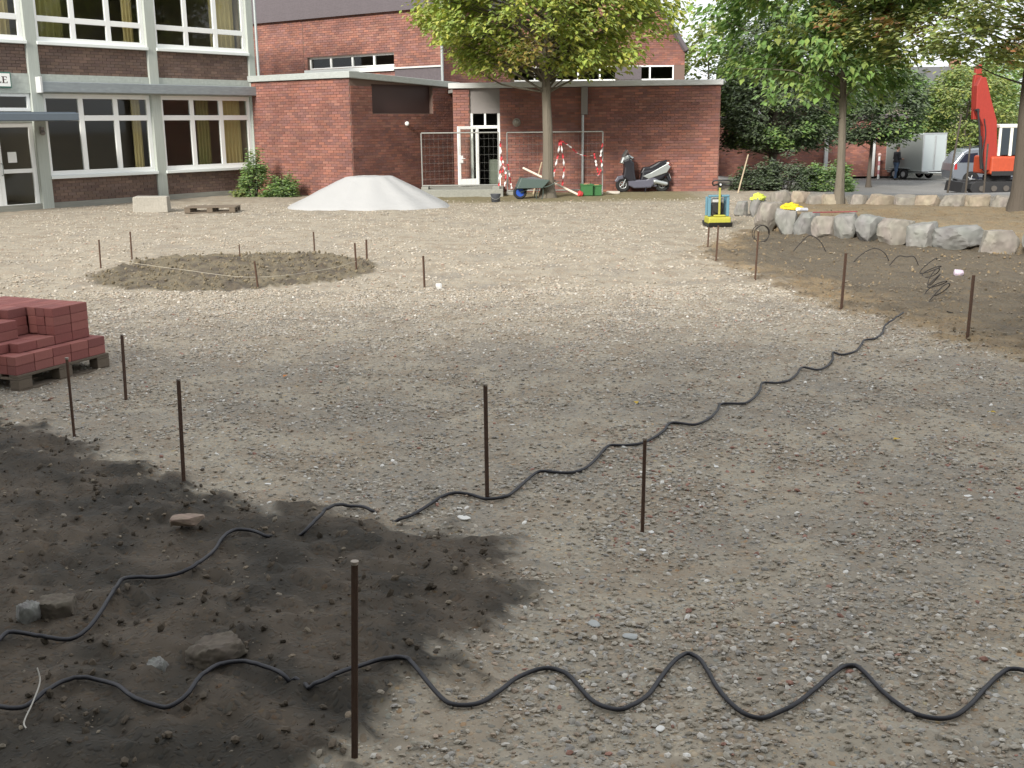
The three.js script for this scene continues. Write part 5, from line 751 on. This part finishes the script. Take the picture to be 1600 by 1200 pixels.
{ // person in dark top and jeans beside the trailer
  function field(bones, box, n) { // smooth union of tapered capsules, meshed
    const mc = new MarchingCubes(n, new THREE.MeshBasicMaterial(), false, false, 120000), c = box.c, s = box.s; mc.isolation = 0; const half = n / 2;
    for (let k = 0; k < n; k++) for (let j = 0; j < n; j++) for (let i = 0; i < n; i++) {
      const x = c[0] + (i - half) / half * s, y = c[1] + (j - half) / half * s, z = c[2] + (k - half) / half * s; let acc = 0;
      for (const [a, b, r0, r1, kk] of bones) { const dx = b[0] - a[0], dy = b[1] - a[1], dz = b[2] - a[2], L = dx * dx + dy * dy + dz * dz || 1e-9, t = Math.min(1, Math.max(0, ((x - a[0]) * dx + (y - a[1]) * dy + (z - a[2]) * dz) / L)), d = Math.hypot(x - a[0] - dx * t, y - a[1] - dy * t, z - a[2] - dz * t) - (r0 + (r1 - r0) * t); acc += Math.exp(-d * box.k); }
      mc.field[i + j * n + k * n * n] = Math.log(Math.max(acc, 1e-30)) / box.k;
    }
    mc.update(); const m = mc.count, g = new THREE.BufferGeometry(), p = new Float32Array(m * 3); for (let i = 0; i < m; i++) { p[i * 3] = c[0] + mc.positionArray[i * 3] * s; p[i * 3 + 1] = c[1] + mc.positionArray[i * 3 + 1] * s; p[i * 3 + 2] = c[2] + mc.positionArray[i * 3 + 2] * s; }
    g.setAttribute('position', new THREE.BufferAttribute(p, 3)); const mv = mergeVertices(g, 1e-4); mv.computeVertexNormals(); return mv.toNonIndexed();
  }
  const J = { hip: [0, 0.93, 0], chest: [0.01, 1.32, 0], neck: [0.03, 1.48, 0] };
  const body = field([[[0, 0.95, -0.06], [0, 0.95, 0.06], 0.13, 0.13], [J.hip, J.chest, 0.13, 0.145], [[0.01, 1.36, -0.12], [0.01, 1.36, 0.12], 0.085, 0.085], [J.neck, [0.05, 1.56, 0], 0.052, 0.05],
    [[0, 0.9, 0.09], [-0.06, 0.5, 0.12], 0.095, 0.066], [[-0.06, 0.5, 0.12], [-0.14, 0.09, 0.12], 0.066, 0.045], [[-0.14, 0.06, 0.12], [0.02, 0.035, 0.14], 0.045, 0.04], [[0, 0.9, -0.09], [0.08, 0.5, -0.11], 0.095, 0.066], [[0.08, 0.5, -0.11], [0.1, 0.09, -0.11], 0.066, 0.045], [[0.1, 0.06, -0.11], [0.26, 0.035, -0.13], 0.045, 0.04],
    [[0.01, 1.4, 0.19], [0.02, 1.12, 0.24], 0.055, 0.045], [[0.02, 1.12, 0.24], [0.25, 1.08, 0.12], 0.043, 0.032], [[0.01, 1.4, -0.19], [0.02, 1.12, -0.24], 0.055, 0.045], [[0.02, 1.12, -0.24], [0.25, 1.1, -0.1], 0.043, 0.032]], { c: [0.03, 0.82, 0], s: 0.9, k: 42 }, 92);
  const head = field([[[0.06, 1.66, 0], [0.06, 1.6, 0], 0.085, 0.07], [[0.1, 1.55, 0], [0.11, 1.57, 0], 0.045, 0.05], [[0.145, 1.625, 0], [0.165, 1.605, 0], 0.012, 0.014], [[0.05, 1.62, 0.088], [0.05, 1.65, 0.09], 0.014, 0.016], [[0.05, 1.62, -0.088], [0.05, 1.65, -0.09], 0.014, 0.016], [[0.05, 1.5, 0], [0.055, 1.56, 0], 0.05, 0.05]], { c: [0.07, 1.6, 0], s: 0.2, k: 70 }, 56);
  const hand = (z) => { const b = [[[0.25, 1.08, 0], [0.31, 1.085, 0], 0.026, 0.028]]; for (let f = 0; f < 4; f++) { const o = (f - 1.5) * 0.019, l = [0.9, 1, 0.95, 0.75][f]; b.push([[0.31, 1.085 + 0.004 * f, o], [0.31 + 0.035 * l, 1.07, o], 0.009, 0.0085], [[0.31 + 0.035 * l, 1.07, o], [0.31 + 0.05 * l, 1.04, o], 0.0085, 0.0075]); } b.push([[0.27, 1.09, 0.02], [0.3, 1.11, 0.042], 0.011, 0.01], [[0.3, 1.11, 0.042], [0.33, 1.11, 0.04], 0.01, 0.008]); const g = field(b, { c: [0.3, 1.075, 0], s: 0.1, k: 180 }, 48); if (z < 0) g.scale(1, 1, -1); return g.translate(0, 0, z); };
  const all = mergeGeometries([body, head, hand(0.11), hand(-0.09)]), p = all.attributes.position, col = new Float32Array(p.count * 3), nb = body.attributes.position.count, skin = [0.42, 0.24, 0.17], top = [0.018, 0.018, 0.022], jean = [0.05, 0.085, 0.15], shoe = [0.05, 0.045, 0.04];
  for (let i = 0; i < p.count; i++) { const y = p.getY(i), x = p.getX(i); let c = i >= nb || y > 1.47 || (x > 0.17 && y > 1.03 && y < 1.2) ? skin : y > 0.9 ? top : y > 0.1 ? jean : shoe; col.set(c, i * 3); }
  all.setAttribute('color', new THREE.BufferAttribute(col, 3));
  const T = thing('person', 'person in dark top and blue jeans standing left of the trailer', 'person', [20.45, hgt(20.45, -58.6) - 0.005, -58.6], 0.3);
  part('body', all, new THREE.MeshStandardMaterial({ vertexColors: true, roughness: 0.85 }), T);
  const hg = new THREE.SphereGeometry(0.1, 20, 14, 0, 6.3, 0, 1.75); hg.scale(1, 1.05, 0.98); hg.rotateZ(0.45); hg.translate(0.045, 1.655, 0); part('hair', hg, std(0.05, 0.03, 0.02, 0.8), T);
  for (const z of [0.032, -0.032]) part('eye', new THREE.SphereGeometry(0.011, 8, 6).translate(0.138, 1.635, z), std(0.03, 0.02, 0.02, 0.3), T); part('mouth', bx(-0.003, 0.003, -0.004, 0.004, -0.02, 0.02).translate(0.153, 1.57, 0), std(0.3, 0.1, 0.08, 0.6), T);
}
{ const T = thing('barrier_post', 'white and pink marker post left of the standing person', 'post', [20.0, hgt(20, -60), -60]); for (let i = 0; i < 5; i++) part('band', new THREE.CylinderGeometry(0.06, 0.06, 0.239, 12).translate(0, 0.12 + i * 0.24, 0), i % 2 ? std(0.55, 0.25, 0.28, 0.5) : M.white, T); part('cap', new THREE.SphereGeometry(0.1, 14, 10).translate(0, 1.28, 0), std(0.6, 0.4, 0.36, 0.6), T); }
{ const T = thing('waste_container', 'green wheeled waste container at the far edge of the car park', 'container', [22.7, hgt(23, -73), -73], 0.1), gm = std(0.05, 0.17, 0.08, 0.5); part('body', prof([[-0.6, 0.25], [-0.7, 1.2], [0.7, 1.2], [0.6, 0.25]], 1.0, 0.03), gm, T); part('lid', prof([[-0.73, 1.205], [-0.6, 1.42], [0.6, 1.42], [0.73, 1.205]], 1.06, 0.03), gm, T); for (const [x, z] of [[-0.5, 0.4], [0.5, 0.4], [-0.5, -0.4], [0.5, -0.4]]) part('castor', new THREE.CylinderGeometry(0.1, 0.1, 0.06, 12).rotateX(1.57).translate(x, 0.1, z), tyreM, T); for (const x of [-0.5, 0.5]) part('castor_fork', merge([bx(x - 0.04, x + 0.04, 0.1, 0.26, 0.35, 0.365), bx(x - 0.04, x + 0.04, 0.1, 0.26, -0.365, -0.35)]), M.zinc, T); part('handle', bar([-0.4, 1.0, 0.55], [0.4, 1.0, 0.55], 0.02), gm, T); }
{ const T = thing('crash_barrier', 'low grey barrier wall at the back of the car park', 'wall', [25.4, hgt(26, -78), -78], 0); part('panel', rb(0, 6, 0, 1.3, -0.15, 0, 0.03, 1), std(0.3, 0.32, 0.33, 0.8), T); part('coping', rb(-0.05, 6.05, 1.302, 1.4, -0.2, 0.05, 0.02, 1), M.white, T); }

// ---------------------------------------------------------------- small litter on the yard
const paleM = std(0.62, 0.61, 0.58, 0.6), leafM = std(0.45, 0.3, 0.04, 0.8);
const LITTER = [[-1.48, -6.25, 0.03, 'white chip on the pale track above the far cable'], [0.73, -5.43, 0.035, 'white shard at the foot of the right-hand stake'], [0.65, -5.15, 0.028, 'white shard just below the right-hand stake'], [0.76, -5.11, 0.03, 'second white shard just below the right-hand stake'], [0.34, -4.28, 0.05, 'flat grey-blue shard above the near cable'], [0.0, -7.54, 0.03, 'white chip left of the far cable bend'], [1.27, -6.49, 0.03, 'white chip among the red brick crumbs'], [0.48, -4.17, 0.05, 'grey-white shard above a cable trough'], [0.51, -3.46, 0.03, 'white triangular chip below the near cable'], [-0.27, -5.58, 0.06, 'curled pale scrap at the corner of the dark soil'], [2.6, -5.9, 0.035, 'white chip alone on the smooth right ground'], [-0.95, -14.25, 0.09, 'round white stone beside the lone stake'], [6.1, -14.75, 0.1, 'pale lilac rag on the brown soil right of the coil']];
LITTER.forEach(([x, z, s, label], i) => { const g = rockGeo(s * 1.3, s * (i > 10 ? 0.9 : 0.3), s * 0.9, 600 + i), m = solo('litter_fragment', g, i === 4 || i === 7 ? std(0.34, 0.35, 0.34, 0.7) : i === 12 ? std(0.5, 0.42, 0.5, 0.8) : paleM, label, 'fragment'); m.position.set(x, hgt(x, z) - 0.002, z); m.rotation.y = i * 1.3; });
[[0.95, -8.1, 'yellow fallen leaf beyond the far cable'], [2.55, -7.0, 'yellow fallen leaf on the right-hand gravel'], [3.55, -7.7, 'yellow fallen leaf near the right photo edge'], [-1.95, -9.2, 'orange fallen leaf beside the tall stake at the dark soil']].forEach(([x, z, label], i) => { const g = leafGeo.clone().scale(0.07, 0.07, 0.07), m = solo('fallen_leaf', g, new THREE.MeshStandardMaterial({ color: lin(0.45, i === 3 ? 0.16 : 0.3, 0.03), roughness: 0.8, side: THREE.DoubleSide }), label, 'leaf', 'fallen leaves'); m.position.set(x, hgt(x, z) + 0.012, z); m.rotation.y = i * 2; });
{ const m = solo('clay_pipe_piece', rockGeo(0.18, 0.06, 0.075, 631), std(0.25, 0.19, 0.145, 0.9, { vertexColors: true }), 'tan rounded clay piece lying on the dark soil', 'clay piece'); m.position.set(-1.72, hgt(-1.72, -5.42) - 0.008, -5.42); m.rotation.y = 0.2; }
{ const g = tube([[-1.79, 0.14, -3.72], [-1.775, 0.1, -3.7], [-1.77, 0.06, -3.62], [-1.765, 0.03, -3.52], [-1.74, 0.03, -3.48]], 0.003, 24, 5); g.translate(0, hgt(-1.77, -3.6) - 0.02, 0); solo('thin_string', g, std(0.4, 0.38, 0.34, 0.8), 'thin pale twine hanging from the near cable at lower left', 'string'); }

renderer.render(scene, camera);
